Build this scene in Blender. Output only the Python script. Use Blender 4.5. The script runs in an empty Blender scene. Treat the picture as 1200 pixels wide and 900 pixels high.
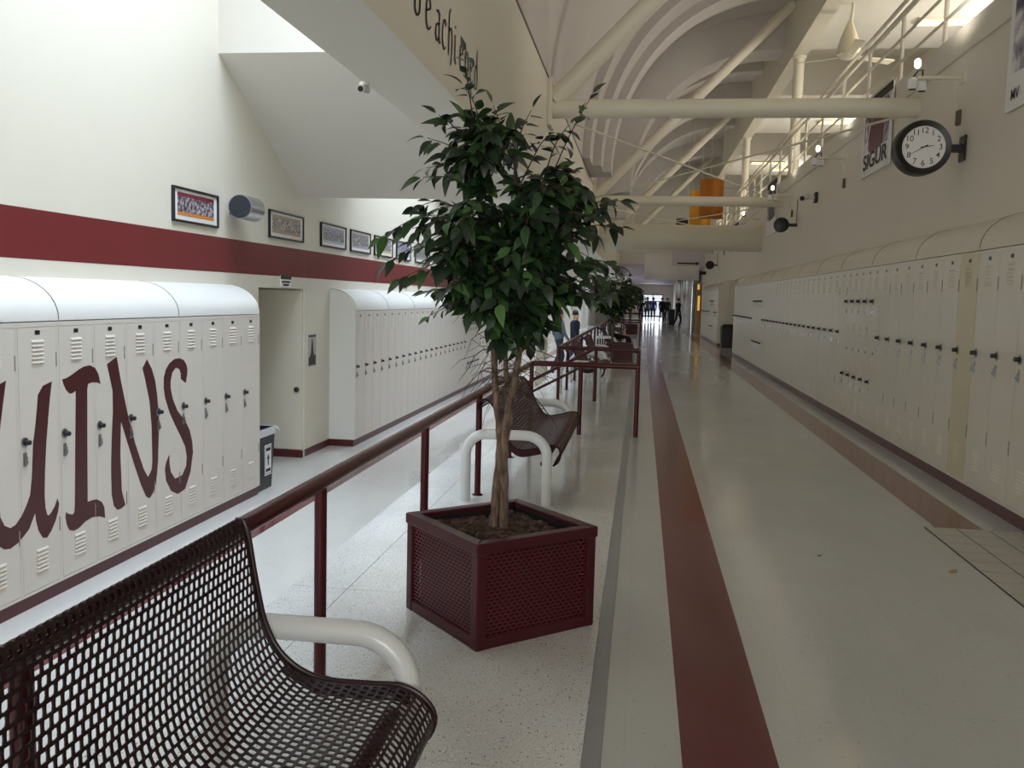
import bpy, bmesh, math, random
from mathutils import Vector, Matrix, geometry
random.seed(7)
S = bpy.context.scene
COL = S.collection
PI = math.pi

# ------------------------------------------------------------------ camera
H = 1.48                       # eye height over the upper corridor floor (z = 0)
cd = bpy.data.cameras.new('camera'); cam = bpy.data.objects.new('camera', cd); COL.objects.link(cam)
cd.sensor_width = 36.0; cd.lens = 1055.93 / 1200 * 36; cd.clip_start = .05; cd.clip_end = 300
def cam_matrix(yaw, pitch, roll):
    y, p, r = map(math.radians, (yaw, pitch, roll))
    Y = Matrix(((math.cos(y), -math.sin(y), 0), (math.sin(y), math.cos(y), 0), (0, 0, 1)))
    M0 = Matrix(((1, 0, 0), (0, 0, -1), (0, 1, 0)))
    P = Matrix(((1, 0, 0), (0, math.cos(p), -math.sin(p)), (0, math.sin(p), math.cos(p))))
    R = Matrix(((math.cos(r), -math.sin(r), 0), (math.sin(r), math.cos(r), 0), (0, 0, 1)))
    T = (R @ P @ M0 @ Y).transposed()       # camera (x right, y down, z forward) -> world
    ex, ey, ez = T.col[0], T.col[1], T.col[2]
    m = Matrix((ex, -ey, -ez)).transposed().to_4x4()
    return m
m = cam_matrix(-8.0218, 5.4656, 1.48442); m.translation = (0, 0, H)
cam.matrix_world = m
S.camera = cam

# ------------------------------------------------------------------ light and exposure
S.view_settings.view_transform = 'Standard'; S.view_settings.look = 'None'
S.view_settings.gamma = 1.0; S.view_settings.use_curve_mapping = False
S.view_settings.exposure = 0.0
S.cycles.use_denoising = True
S.cycles.max_bounces = 10; S.cycles.diffuse_bounces = 7; S.cycles.sample_clamp_indirect = 8
W = bpy.data.worlds.new('world'); S.world = W; W.use_nodes = True
bg = W.node_tree.nodes['Background']; bg.inputs[0].default_value = (.82, .88, 1, 1); bg.inputs[1].default_value = 1.0

TRUSS0, BAY = 10.85, 9.77
RIDGE0 = 11.25
ZL = -.702                     # lower corridor floor
XW, XLK, XRK, XRW = -4.38, -4.0, 2.593, 2.97
XF, XS = -1.17, -1.60          # long fascia beam
def area(name, loc, size, power, color, rot=(0, 0, 0)):
    l = bpy.data.lights.new(name, 'AREA'); l.shape = 'RECTANGLE'; l.size, l.size_y = size
    l.energy = power; l.color = color
    o = bpy.data.objects.new(name, l); o.location = loc; o.rotation_euler = rot; COL.objects.link(o); return o
for k in range(-1, 8):         # daylight through each rooflight over the lower corridor
    yc = RIDGE0 + BAY * (k - .5)
    sk_ = area('skylight_daylight', (-2.30, yc, 6.75), (1.3, BAY - 4.6), 260, (.72, .84, 1)); sk_.data.spread = math.radians(130)
for k in range(0, 5):          # daylight through the tall windows behind the upper walkway
    area('walkway_daylight', (6.70, 8 + BAY * k, 6.0), (5.0, 1.1), 200, (1, .92, .78), (0, math.radians(90), 0))
area('end_window_daylight', (1.05, 87.8, 1.1), (1.8, 2.0), 40, (.86, .93, 1), (math.radians(-90), 0, 0))
area('rear_fill_light', (.9, -8.7, 2.6), (3.0, 3.6), 340, (1, .985, .95), (math.radians(90), 0, 0))  # added fill light behind the camera, brightens the right-hand side

# ------------------------------------------------------------------ helpers
def lin(c):
    return tuple(((v / 255) / 12.92 if v / 255 <= .04045 else ((v / 255 + .055) / 1.055) ** 2.4) for v in c)
class NT:
    def __init__(s, name):
        s.m = bpy.data.materials.new(name); s.m.use_nodes = True
        s.t = s.m.node_tree; s.b = s.t.nodes['Principled BSDF']
    def n(s, typ, **kw):
        d = s.t.nodes.new(typ)
        for k, v in kw.items():
            if hasattr(d, k): setattr(d, k, v)
            else: d.inputs[k.replace('_', ' ')].default_value = v
        return d
    def l(s, a, b): s.t.links.new(a, b)
def paint(name, rgb, rough=.5, metal=0, var=.05, scale=3, spec=.5, bump=0, bscale=60, emit=0, coat=0):
    q = NT(name); c = lin(rgb)
    b = q.b
    b.inputs['Roughness'].default_value = rough; b.inputs['Metallic'].default_value = metal
    b.inputs['Specular IOR Level'].default_value = spec
    if coat: b.inputs['Coat Weight'].default_value = coat; b.inputs['Coat Roughness'].default_value = .12
    tc = q.n('ShaderNodeTexCoord'); nz = q.n('ShaderNodeTexNoise', Scale=scale, Detail=4.0)
    q.l(tc.outputs['Object'], nz.inputs['Vector'])
    mx = q.n('ShaderNodeMix', data_type='RGBA')
    mx.inputs[6].default_value = tuple(v * (1 - var) for v in c) + (1,)
    mx.inputs[7].default_value = tuple(min(1, v * (1 + var)) for v in c) + (1,)
    q.l(nz.outputs['Fac'], mx.inputs[0]); q.l(mx.outputs[2], b.inputs['Base Color'])
    if bump:
        n2 = q.n('ShaderNodeTexNoise', Scale=bscale, Detail=3.0); q.l(tc.outputs['Object'], n2.inputs['Vector'])
        bp = q.n('ShaderNodeBump', Strength=bump, Distance=.01); q.l(n2.outputs['Fac'], bp.inputs['Height'])
        q.l(bp.outputs['Normal'], b.inputs['Normal'])
    if emit:
        b.inputs['Emission Color'].default_value = c + (1,); b.inputs['Emission Strength'].default_value = emit
    return q.m
M = {}
M['wall'] = paint('cream wall paint', (219, 214, 200), .6, var=.02, bump=.05, bscale=90)
M['ceil'] = paint('warm white ceiling paint', (219, 215, 206), .7, var=.02)
M['vault'] = paint('plaster vault', (197, 191, 187), .8, var=.06, scale=1.2)
M['steel'] = paint('cream painted steel', (216, 210, 192), .45, var=.03)
M['locker'] = paint('cream locker enamel', (215, 209, 200), .30, var=.02, scale=1.5)
M['lockerR'] = paint('worn cream locker enamel', (217, 211, 196), .24, var=.04, scale=4)
M['lockerY'] = paint('yellowed locker enamel', (208, 199, 166), .3, var=.03)
M['hood'] = paint('white sheet metal', (228, 229, 226), .35, var=.01)
M['band'] = paint('maroon wall paint', (112, 36, 40), .42, var=.04)
M['base'] = paint('maroon vinyl base', (84, 30, 34), .35, var=.06)
M['letter'] = paint('dark maroon sign paint', (70, 20, 25), .4, var=.05)
M['rail'] = paint('maroon gloss enamel', (72, 15, 21), .28, var=.08, scale=8, spec=.35)
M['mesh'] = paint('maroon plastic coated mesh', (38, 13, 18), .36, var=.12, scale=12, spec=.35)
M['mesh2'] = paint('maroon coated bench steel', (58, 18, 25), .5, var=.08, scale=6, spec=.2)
M['planter'] = paint('dark maroon coated steel', (66, 21, 28), .36, var=.07, scale=6, spec=.3)
M['whitetube'] = paint('white powder coat', (217, 220, 221), .25, var=.04, scale=5)
M['steelstrip'] = paint('brushed steel strip', (158, 160, 164), .38, .45, var=.1, scale=10)
M['black'] = paint('black plastic', (20, 20, 21), .4, var=.05)
M['dark'] = paint('dark frame', (24, 24, 27), .35, var=.05)
M['chrome'] = paint('chrome', (150, 150, 152), .32, .9, var=.05)
M['whitep'] = paint('white paper', (232, 232, 230), .6, var=.02)
M['silver'] = paint('brushed aluminium', (190, 192, 196), .3, .9, var=.05)
M['grille'] = paint('blue grey speaker cloth', (42, 46, 56), .7, var=.1, scale=60)
M['soil'] = paint('bark mulch', (66, 46, 36), .85, var=.45, scale=35, bump=.6, bscale=50)
M['pmesh'] = paint('maroon expanded mesh', (92, 31, 40), .4, var=.08, scale=9, spec=.35)
M['liner'] = paint('dark planter liner', (14, 6, 8), .7, var=.1)
M['tileg'] = paint('grey quarry tile', (178, 175, 167), .4, var=.05, scale=5)
M['grout'] = paint('dark grout', (52, 46, 44), .8)
M['text'] = paint('charcoal lettering', (44, 38, 36), .6)
M['bin'] = paint('charcoal bin plastic', (44, 46, 50), .45, var=.06)
M['bag'] = paint('white bin liner', (214, 216, 222), .35, var=.05)
M['hinge'] = paint('grey hinge', (146, 140, 126), .4)
M['trim'] = paint('dark reveal', (92, 86, 74), .6)
M['glow'] = paint('warm lamp diffuser', (255, 214, 120), .5, emit=5)
M['amber'] = paint('amber tube', (255, 200, 90), .5, emit=.6)
M['lampw'] = paint('white lamp lens', (255, 252, 244), .5, emit=7)
M['orange'] = paint('orange banner cloth', (186, 112, 34), .7, var=.15, scale=4)
M['yellow'] = paint('yellow banner cloth', (226, 160, 44), .7, var=.15, scale=5)
M['darkred'] = paint('dark maroon cloth', (44, 12, 16), .7)
M['cloth'] = paint('white sheet', (226, 222, 220), .7, var=.03)
M['lav'] = paint('lavender ceiling', (196, 176, 190), .6, var=.05)
M['pole'] = paint('stainless column', (168, 168, 170), .16, .95, var=.08, scale=2)
M['clockface'] = paint('white clock dial', (226, 226, 224), .45, var=.01)
M['gold'] = paint('aged brass', (150, 118, 66), .35, .5)

def vct(name, rgb):
    q = NT(name); c = lin(rgb); b = q.b
    tc = q.n('ShaderNodeTexCoord')
    n1 = q.n('ShaderNodeTexNoise', Scale=.6, Detail=5.0, Roughness=.6); n2 = q.n('ShaderNodeTexNoise', Scale=55.0, Detail=3.0)
    mp = q.n('ShaderNodeMapping'); mp.inputs['Scale'].default_value = (1, .35, 1)
    q.l(tc.outputs['Object'], mp.inputs['Vector']); q.l(mp.outputs['Vector'], n1.inputs['Vector']); q.l(tc.outputs['Object'], n2.inputs['Vector'])
    r1 = q.n('ShaderNodeValToRGB'); e = r1.color_ramp.elements
    e[0].position, e[1].position = .3, .72
    e[0].color = tuple(v * .90 for v in c) + (1,); e[1].color = tuple(min(1, v * 1.06) for v in c) + (1,)
    r2 = q.n('ShaderNodeValToRGB'); e = r2.color_ramp.elements
    e[0].position, e[1].position = .27, .36; e[0].color = (.72, .70, .66, 1); e[1].color = (1, 1, 1, 1)
    q.l(n1.outputs['Fac'], r1.inputs[0]); q.l(n2.outputs['Fac'], r2.inputs[0])
    mx = q.n('ShaderNodeMix', data_type='RGBA', blend_type='MULTIPLY'); mx.inputs[0].default_value = 1
    q.l(r1.outputs[0], mx.inputs[6]); q.l(r2.outputs[0], mx.inputs[7])
    # thin seams of the 305 mm tiles
    bk = q.n('ShaderNodeTexBrick'); bk.offset = 0; bk.inputs['Scale'].default_value = 1
    bk.inputs['Brick Width'].default_value = .305; bk.inputs['Row Height'].default_value = .305; bk.inputs['Mortar Size'].default_value = .0012
    bk.inputs['Color1'].default_value = (1, 1, 1, 1); bk.inputs['Color2'].default_value = (.975, .975, .97, 1); bk.inputs['Mortar'].default_value = (.9, .89, .87, 1)
    q.l(tc.outputs['Object'], bk.inputs['Vector'])
    m2 = q.n('ShaderNodeMix', data_type='RGBA', blend_type='MULTIPLY'); m2.inputs[0].default_value = 1
    q.l(mx.outputs[2], m2.inputs[6]); q.l(bk.outputs['Color'], m2.inputs[7])
    q.l(m2.outputs[2], b.inputs['Base Color'])
    rr = q.n('ShaderNodeMapRange'); rr.inputs['To Min'].default_value = .08; rr.inputs['To Max'].default_value = .22
    q.l(n1.outputs['Fac'], rr.inputs['Value']); q.l(rr.outputs[0], b.inputs['Roughness'])
    b.inputs['Specular IOR Level'].default_value = .8
    return q.m
M['vct'] = vct('waxed grey vinyl tile', (186, 188, 186))
M['vctL'] = vct('waxed pale vinyl tile', (208, 208, 204))
M['stripe'] = vct('waxed maroon vinyl tile', (96, 26, 38))
M['stripe2'] = vct('scuffed maroon vinyl tile', (124, 66, 62))

def terrazzo():
    q = NT('white terrazzo'); b = q.b
    tc = q.n('ShaderNodeTexCoord')
    base = q.n('ShaderNodeTexNoise', Scale=1.2, Detail=4.0); q.l(tc.outputs['Object'], base.inputs['Vector'])
    r0 = q.n('ShaderNodeValToRGB'); e = r0.color_ramp.elements; e[0].position, e[1].position = .3, .7
    e[0].color = lin((196, 196, 192)) + (1,); e[1].color = lin((216, 217, 216)) + (1,)
    q.l(base.outputs['Fac'], r0.inputs[0]); last = r0.outputs[0]
    for sc, th, col in ((140, .17, (140, 136, 130)), (62, .11, (62, 58, 57)), (80, .12, (160, 142, 122)), (100, .17, (232, 232, 228))):
        v = q.n('ShaderNodeTexVoronoi', Scale=float(sc)); q.l(tc.outputs['Object'], v.inputs['Vector'])
        wn = q.n('ShaderNodeTexWhiteNoise'); q.l(v.outputs['Position'], wn.inputs['Vector'])
        lt = q.n('ShaderNodeMath', operation='LESS_THAN'); lt.inputs[1].default_value = th * 1.7; q.l(v.outputs['Distance'], lt.inputs[0])
        l2 = q.n('ShaderNodeMath', operation='LESS_THAN'); l2.inputs[1].default_value = .33; q.l(wn.outputs['Value'], l2.inputs[0])
        mu = q.n('ShaderNodeMath', operation='MULTIPLY'); q.l(lt.outputs[0], mu.inputs[0]); q.l(l2.outputs[0], mu.inputs[1])
        mx = q.n('ShaderNodeMix', data_type='RGBA'); mx.inputs[7].default_value = lin(col) + (1,)
        q.l(mu.outputs[0], mx.inputs[0]); q.l(last, mx.inputs[6]); last = mx.outputs[2]
    q.l(last, b.inputs['Base Color']); b.inputs['Roughness'].default_value = .14; b.inputs['Specular IOR Level'].default_value = .7
    return q.m
M['terrazzo'] = terrazzo()

def crowd(name, top, mid, low, scale=28, seed=0):
    """printed team photograph: sky or stand above, rows of dots, floor below"""
    q = NT(name); b = q.b; tc = q.n('ShaderNodeTexCoord')
    mp = q.n('ShaderNodeMapping'); mp.inputs['Location'].default_value = (seed, seed * 2, seed * 3); q.l(tc.outputs['Object'], mp.inputs['Vector'])
    v = q.n('ShaderNodeTexVoronoi', Scale=float(scale)); q.l(mp.outputs['Vector'], v.inputs['Vector'])
    r = q.n('ShaderNodeValToRGB'); e = r.color_ramp.elements; e[0].position = .2; e[1].position = .75
    e[0].color = lin((214, 206, 200)) + (1,); e[1].color = lin(mid) + (1,)
    q.l(v.outputs['Distance'], r.inputs[0])
    wn = q.n('ShaderNodeTexWhiteNoise'); q.l(v.outputs['Position'], wn.inputs['Vector'])
    m0 = q.n('ShaderNodeMix', data_type='RGBA', blend_type='MULTIPLY'); m0.inputs[0].default_value = .75
    rw = q.n('ShaderNodeValToRGB'); rw.color_ramp.elements[0].color = (.12, .12, .16, 1); q.l(wn.outputs['Value'], rw.inputs[0])
    q.l(r.outputs[0], m0.inputs[6]); q.l(rw.outputs[0], m0.inputs[7])
    sx = q.n('ShaderNodeSeparateXYZ'); q.l(tc.outputs['Generated'], sx.inputs[0])
    gt = q.n('ShaderNodeMath', operation='GREATER_THAN'); gt.inputs[1].default_value = .82; q.l(sx.outputs['Z'], gt.inputs[0])
    lt = q.n('ShaderNodeMath', operation='LESS_THAN'); lt.inputs[1].default_value = .16; q.l(sx.outputs['Z'], lt.inputs[0])
    m1 = q.n('ShaderNodeMix', data_type='RGBA'); m1.inputs[7].default_value = lin(top) + (1,); q.l(gt.outputs[0], m1.inputs[0]); q.l(m0.outputs[2], m1.inputs[6])
    m2 = q.n('ShaderNodeMix', data_type='RGBA'); m2.inputs[7].default_value = lin(low) + (1,); q.l(lt.outputs[0], m2.inputs[0]); q.l(m1.outputs[2], m2.inputs[6])
    q.l(m2.outputs[2], b.inputs['Base Color']); b.inputs['Roughness'].default_value = .3
    return q.m

class MB:
    """collects geometry, builds one mesh object"""
    def __init__(s): s.v = []; s.f = []; s.mi = []; s.cur = 0
    def add(s, vs, fs):
        o = len(s.v); s.v += [tuple(p) for p in vs]
        for f in fs: s.f.append(tuple(i + o for i in f)); s.mi.append(s.cur)
        return s
    def box(s, x0, x1, y0, y1, z0, z1):
        return s.add([(x0, y0, z0), (x1, y0, z0), (x1, y1, z0), (x0, y1, z0), (x0, y0, z1), (x1, y0, z1), (x1, y1, z1), (x0, y1, z1)],
                     [(3, 2, 1, 0), (4, 5, 6, 7), (0, 1, 5, 4), (1, 2, 6, 5), (2, 3, 7, 6), (3, 0, 4, 7)])
    def quad(s, a, b, c, d): return s.add([a, b, c, d], [(0, 1, 2, 3)])
    def tube(s, path, r, n=10, cap=True, r1=None):
        P = [Vector(p) for p in path]; k = len(P)
        rs = r if isinstance(r, (list, tuple)) else [r + ((r1 - r) * i / max(1, k - 1) if r1 is not None else 0) for i in range(k)]
        up = None; vs = []; fs = []
        for i, p in enumerate(P):
            t = (P[min(i + 1, k - 1)] - P[max(i - 1, 0)]).normalized()
            if up is None:
                a = Vector((0, 0, 1)) if abs(t.z) < .9 else Vector((1, 0, 0)); up = t.cross(a).normalized()
            else:
                up = (up - t * up.dot(t)); up = up.normalized() if up.length > 1e-6 else t.orthogonal().normalized()
            w = t.cross(up)
            for j in range(n):
                a = 2 * PI * j / n; vs.append(p + (up * math.cos(a) + w * math.sin(a)) * rs[i])
        for i in range(k - 1):
            for j in range(n): fs.append((i * n + j, i * n + (j + 1) % n, (i + 1) * n + (j + 1) % n, (i + 1) * n + j))
        if cap: fs.append(tuple(range(n - 1, -1, -1))); fs.append(tuple((k - 1) * n + j for j in range(n)))
        return s.add(vs, fs)
    def prism(s, pts, f0, f1):
        """pts 2-D polygon, f0/f1 map (u, v) to the two end planes"""
        n = len(pts); vs = [f0(u, v) for u, v in pts] + [f1(u, v) for u, v in pts]
        fs = [(i, (i + 1) % n, n + (i + 1) % n, n + i) for i in range(n)]
        tri = geometry.tessellate_polygon([[Vector((u, v, 0)) for u, v in pts]])
        for t in tri: fs.append((t[2], t[1], t[0])); fs.append((t[0] + n, t[1] + n, t[2] + n))
        return s.add(vs, fs)
    def lathe(s, prof, c=(0, 0, 0), n=20, axis='z'):
        vs = []; fs = []
        for r, h in prof:
            for j in range(n):
                a = 2 * PI * j / n; x, y = r * math.cos(a), r * math.sin(a)
                p = (x, y, h) if axis == 'z' else ((x, h, y) if axis == 'y' else (h, x, y))
                vs.append((p[0] + c[0], p[1] + c[1], p[2] + c[2]))
        for i in range(len(prof) - 1):
            for j in range(n): fs.append((i * n + j, i * n + (j + 1) % n, (i + 1) * n + (j + 1) % n, (i + 1) * n + j))
        fs.append(tuple(range(n))); fs.append(tuple((len(prof) - 1) * n + j for j in range(n)))
        return s.add(vs, fs)
    def mesh(s, name, mats, smooth=False):
        me = bpy.data.meshes.new(name); me.from_pydata(s.v, [], s.f)
        for mm in (mats if isinstance(mats, (list, tuple)) else [mats]): me.materials.append(M[mm] if isinstance(mm, str) else mm)
        if any(s.mi): me.polygons.foreach_set('material_index', s.mi)
        bm = bmesh.new(); bm.from_mesh(me); bmesh.ops.recalc_face_normals(bm, faces=bm.faces); bm.to_mesh(me); bm.free()
        if smooth:
            me.shade_smooth() if hasattr(me, 'shade_smooth') else None
            me.set_sharp_from_angle(angle=math.radians(40))
        return me
    def build(s, name, mats, parent=None, loc=None, smooth=False, bevel=0):
        o = bpy.data.objects.new(name, s.mesh(name, mats, smooth)); COL.objects.link(o)
        if parent: o.parent = parent
        if loc: o.location = loc
        if bevel:
            b = o.modifiers.new('bevel', 'BEVEL'); b.width = bevel; b.segments = 2; b.limit_method = 'ANGLE'
        return o
def put(name, me, parent=None, loc=(0, 0, 0), rz=0):
    o = bpy.data.objects.new(name, me); COL.objects.link(o); o.parent = parent; o.location = loc; o.rotation_euler = (0, 0, rz); return o
def tag(o, label=None, cat=None, group=None, kind=None):
    if label: o['label'] = label
    if cat: o['category'] = cat
    if group: o['group'] = group
    if kind: o['kind'] = kind
    return o
def thing(name, label, cat, loc=(0, 0, 0), rz=0, group=None):
    o = bpy.data.objects.new(name, None); o.empty_display_size = .1; COL.objects.link(o); o.location = loc; o.rotation_euler = (0, 0, rz)
    return tag(o, label, cat, group)
def struct(o, label=None): o['kind'] = 'structure'; return tag(o, label)
def copy_tree(o, parent=None):
    c = o.copy(); COL.objects.link(c); c.parent = parent
    for ch in list(o.children): copy_tree(ch, c)
    return c
def text_mesh(body, size, name, mat, ext=0.0, sx=1.0):
    cu = bpy.data.curves.new(name, 'FONT'); cu.body = body; cu.size = size; cu.align_x = 'CENTER'; cu.align_y = 'CENTER'; cu.extrude = ext; cu.offset = (.02 if size == 1 else .006) * size
    o = bpy.data.objects.new(name, cu); COL.objects.link(o)
    me = bpy.data.meshes.new_from_object(o.evaluated_get(bpy.context.evaluated_depsgraph_get()))
    bpy.data.objects.remove(o); bpy.data.curves.remove(cu)
    if sx != 1:
        for v in me.vertices: v.co.x *= sx
    me.materials.clear(); me.materials.append(M[mat]); me.name = name
    return me

# ------------------------------------------------------------------ floors
Y0, Y1 = -9.0, 88.0
SX0, SX1 = -.135, -.073        # metal strip
EDGE = -1.70                   # edge of the raised terrazzo
f = MB().box(SX1, XRW + .1, Y0, Y1, -.15, 0)
floor = struct(f.build('floor', 'vct'), 'glossy pale grey vinyl tile floor of the upper corridor')
MB().box(.187, .495, Y0 + .5, 86, 0, .0012).build('floor_stripe', 'stripe', floor)
MB().box(2.035, 2.345, 6.372, 60, 0, .0012).build('floor_stripe', 'stripe2', floor)
# patch of square tiles by the right-hand lockers, dark joints between
MB().box(1.955, 2.585, 3.72, 6.352, 0, .0008).build('tile_grout', 'grout', floor)
tile = MB().box(-.098, .098, -.097, .097, 0, .003).mesh('floor_tile', 'tileg')
for i in range(3):
    for j in range(13):
        put('floor_tile', tile, floor, (2.064 + .206 * i, 6.247 - .2045 * j, .0004))
st = struct(MB().box(SX0, SX1, Y0, Y1, -.1, .006).build('trim_1', 'steelstrip', bevel=.002), 'brushed steel joint strip along the terrazzo edge')
# terrazzo walk, slabs with thin joints; gaps for the stairs
tz = struct(MB().box(EDGE + .02, SX0, Y0, Y1, -.2, -.03).build('floor', 'grout'), 'raised speckled terrazzo walk between the two corridors')
OPEN = [(9.95, 13.05), (30.3, 33.4), (50, 53)]
slabs = {}
def slab(x0, x1, y0, y1):
    o = MB().box(x0, x1, y0, y1, -.03, 0).build('terrazzo_slab', 'terrazzo', tz)
y = 2.70 - 1.56 * 7
while y < 60:
    slab(-1.4085, SX0 - .001, y + .002, y + 1.558); slab(EDGE, -1.4115, y + .002, y + 1.558); y += 1.56
MB().box(EDGE, SX0, y, Y1, -.03, 0).build('terrazzo_slab', 'terrazzo', tz)
struct(MB().box(EDGE, EDGE + .03, Y0, Y1, ZL, -.03).build('wall_step', 'wall'), 'low cream riser wall below the terrazzo edge')
fl = struct(MB().box(-6.2, EDGE, Y0, Y1, ZL - .15, ZL).build('floor', 'vctL'), 'bright white polished floor of the lower corridor')
MB().box(-3.64, -3.33, Y0 + .5, 60, ZL, ZL + .0012).build('floor_stripe', 'stripe', fl)
for pts in ([(-2.42, 5.55), (-2.36, 5.9), (-2.34, 6.25), (-2.30, 6.45)], [(-2.40, 5.52), (-2.28, 5.50), (-2.14, 5.47)]):
    cb = MB()
    for (xa, ya), (xb, yb) in zip(pts, pts[1:]):
        d = Vector((xb - xa, yb - ya, 0)).normalized(); nx, ny = -d.y * .004, d.x * .004
        cb.quad((xa - nx, ya - ny, ZL + .0006), (xa + nx, ya + ny, ZL + .0006), (xb + nx, yb + ny, ZL + .0006), (xb - nx, yb - ny, ZL + .0006))
    cb.build('floor_crack', 'grout', fl)
# stairs down through the openings
for a, b in OPEN[:2]:
    for i in range(3):
        z = ZL * (i + 1) / 4
        o = MB().box(EDGE - .29 * (i + 1), EDGE - .29 * i, a, b, ZL, z).build('floor', 'terrazzo'); struct(o, 'terrazzo stair tread down to the lower corridor')

# ------------------------------------------------------------------ left wall
AL0, AL1, LINT = 9.93, 11.35, 1.525
w = MB()
w.box(XW - .2, XW, Y0, AL0, ZL, 6.9); w.box(XW - .2, XW, AL0, AL1, LINT, 6.9); w.box(XW - .2, XW, AL1, Y1, ZL, 6.9)
wl = struct(w.build('wall_left', 'wall'), 'tall cream wall of the lower corridor with maroon band')
MB().box(XW, XW + .002, Y0, AL1, 1.669, 2.03).build('paint_band', 'band', wl)
MB().box(XW, XW + .002, AL1 + .008, Y1, 1.669, 2.03).build('paint_band', 'band', wl)
a = MB(); a.box(-6.2, XW - .2, AL1, AL1 + .1, ZL, LINT + .2); a.box(-6.2, XW - .2, AL0 - .1, AL0, ZL, LINT + .2); a.box(-6.3, -6.2, AL0 - .1, AL1 + .1, ZL, LINT + .2); a.box(-6.2, XW - .2, AL0, AL1, LINT, LINT + .2)
struct(a.build('wall_alcove', 'wall'), 'cream alcove opening in the lower corridor wall')
d = struct(MB().box(-5.3, XW - .012, AL1 - .045, AL1 - .003, ZL + .105, LINT - .02).build('door_1', 'wall', bevel=.003), 'cream door folded back in the alcove')
MB().lathe([(.012, 0), (.034, .012), (.034, .03), (.02, .04)], (-4.455, AL1 - .085, .203), 16, 'y').build('door_knob', 'dark', d, smooth=True)
def baseb(name, x0, x1, y0, y1, z, h=.095, label='maroon vinyl base along the wall'):
    return struct(MB().box(x0, x1, y0, y1, z, z + h).build(name, 'base'), label)
baseb('baseboard_left', XW, XW + .012, AL1, 12.33, ZL); baseb('baseboard_left', XW, XW + .012, 9.10, AL0, ZL)
baseb('baseboard_left', -5.3, XW + .0118, AL1 - .058, AL1 - .046, ZL)
o = MB().box(XW, XW + .014, AL1 - .004, AL1 + .004, ZL, LINT).build('trim_2', 'wall'); struct(o, 'cream corner bead of the alcove')

# ------------------------------------------------------------------ long fascia beam and rooflight bays
struct(MB().box(XS, XF, Y0, 60, 2.67, 4.03).build('ceiling_beam', 'wall'), 'deep cream fascia beam with lettering over the terrazzo walk')
struct(MB().box(XS, XF - .12, Y0, 60, 4.03, 6.9).build('ceiling_beam', 'ceil'), 'upper side of the rooflight wells')
struct(MB().box(XF - .04, XF + .006, Y0, 60, 4.018, 4.045).build('trim_shadow', 'trim'), 'dark shadow line on top of the fascia')  # dark-coloured strip stands in for the shade in the groove
for k in range(-2, 8):
    yr = RIDGE0 + BAY * k; zr, zt, dy = 2.69, 3.89, 2.29
    p = MB().prism([(yr - dy, zt), (yr, zr), (yr + dy, zt), (yr + dy, 6.9), (yr - dy, 6.9)], lambda u, v: (XW, u, v), lambda u, v: (XS, u, v))
    struct(p.build('ceiling_well', 'ceil'), 'splayed white ceiling wedge between two rooflights')
for k in range(-1, 8):
    yc = RIDGE0 + BAY * (k - .5); hl = BAY / 2 - 2.29; g = MB()
    g.box(XW, XS, yc - hl, yc - hl + .05, 6.78, 6.84); g.box(XW, XS, yc + hl - .05, yc + hl, 6.78, 6.84)
    g.box(XW, XW + .05, yc - hl, yc + hl, 6.78, 6.84); g.box(XS - .05, XS, yc - hl, yc + hl, 6.78, 6.84)
    for i in range(1, 4): g.box(XW, XS, yc - hl + i * hl / 2 - .025, yc - hl + i * hl / 2 + .025, 6.78, 6.84)
    struct(g.build('window_%d' % (k + 2), 'steel'), 'white rooflight frame over the lower corridor')

# ------------------------------------------------------------------ right wall, walkway
ZP = 4.20
w = MB(); w.box(XRW, XRW + .25, Y0, 26.4, -.1, ZP); w.box(XRW, XRW + .25, 26.4, 31.6, 2.25, ZP); w.box(XRW, XRW + .25, 31.6, Y1, -.1, ZP)
wr = struct(w.build('wall_right', 'wall'), 'cream wall above the right-hand lockers up to the walkway edge')
a = MB(); a.box(XRW + .25, XRW + .35, 26.3, 31.7, -.1, 2.5); a.box(XRW, XRW + .25, 26.39, 26.4, 0, 2.25)
struct(a.build('wall_niche', 'wall'), 'cream recess wall between two locker banks')
MB().tube([(XRW - .012, Y0, 3.925), (XRW - .012, 40, 3.925)], .014, 8).build('ledge_line', 'steel', wr)  # added tube stands in for the ledge line and its shadow gap
struct(MB().box(XRW + .25, 7.2, Y0, 45, 3.95, ZP - .12).build('floor', 'vct'), 'upper walkway floor')
# walkway back wall with window openings, ceiling
w = MB(); w.box(6.8, 7.0, Y0, 45, 4.0, 5.4); w.box(6.8, 7.0, Y0, 45, 6.6, 8.6)
for k in range(0, 6):
    yc = 8 + BAY * (k - 1); w.box(6.8, 7.0, yc + 2.6, yc + BAY - 2.6, 5.4, 6.6)
struct(w.build('wall_walkway', 'wall'), 'warm cream back wall of the upper walkway')
c = MB()
for k in range(-2, 4):          # alternating raised and dropped ceiling bays over the walkway
    ya = TRUSS0 + BAY * k
    c.box(3.3, 7.0, ya, ya + BAY * .45, 7.9, 8.1); c.box(3.3, 7.0, ya + BAY * .45, ya + BAY, 6.95, 8.1)
struct(c.build('ceiling_walkway', 'ceil'), 'stepped cream ceiling above the upper walkway')
struct(MB().box(3.0, 3.3, Y0, 45, 6.8, 8.12).build('ceiling_beam', 'steel'), 'cream longitudinal roof beam carried on round columns')
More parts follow.
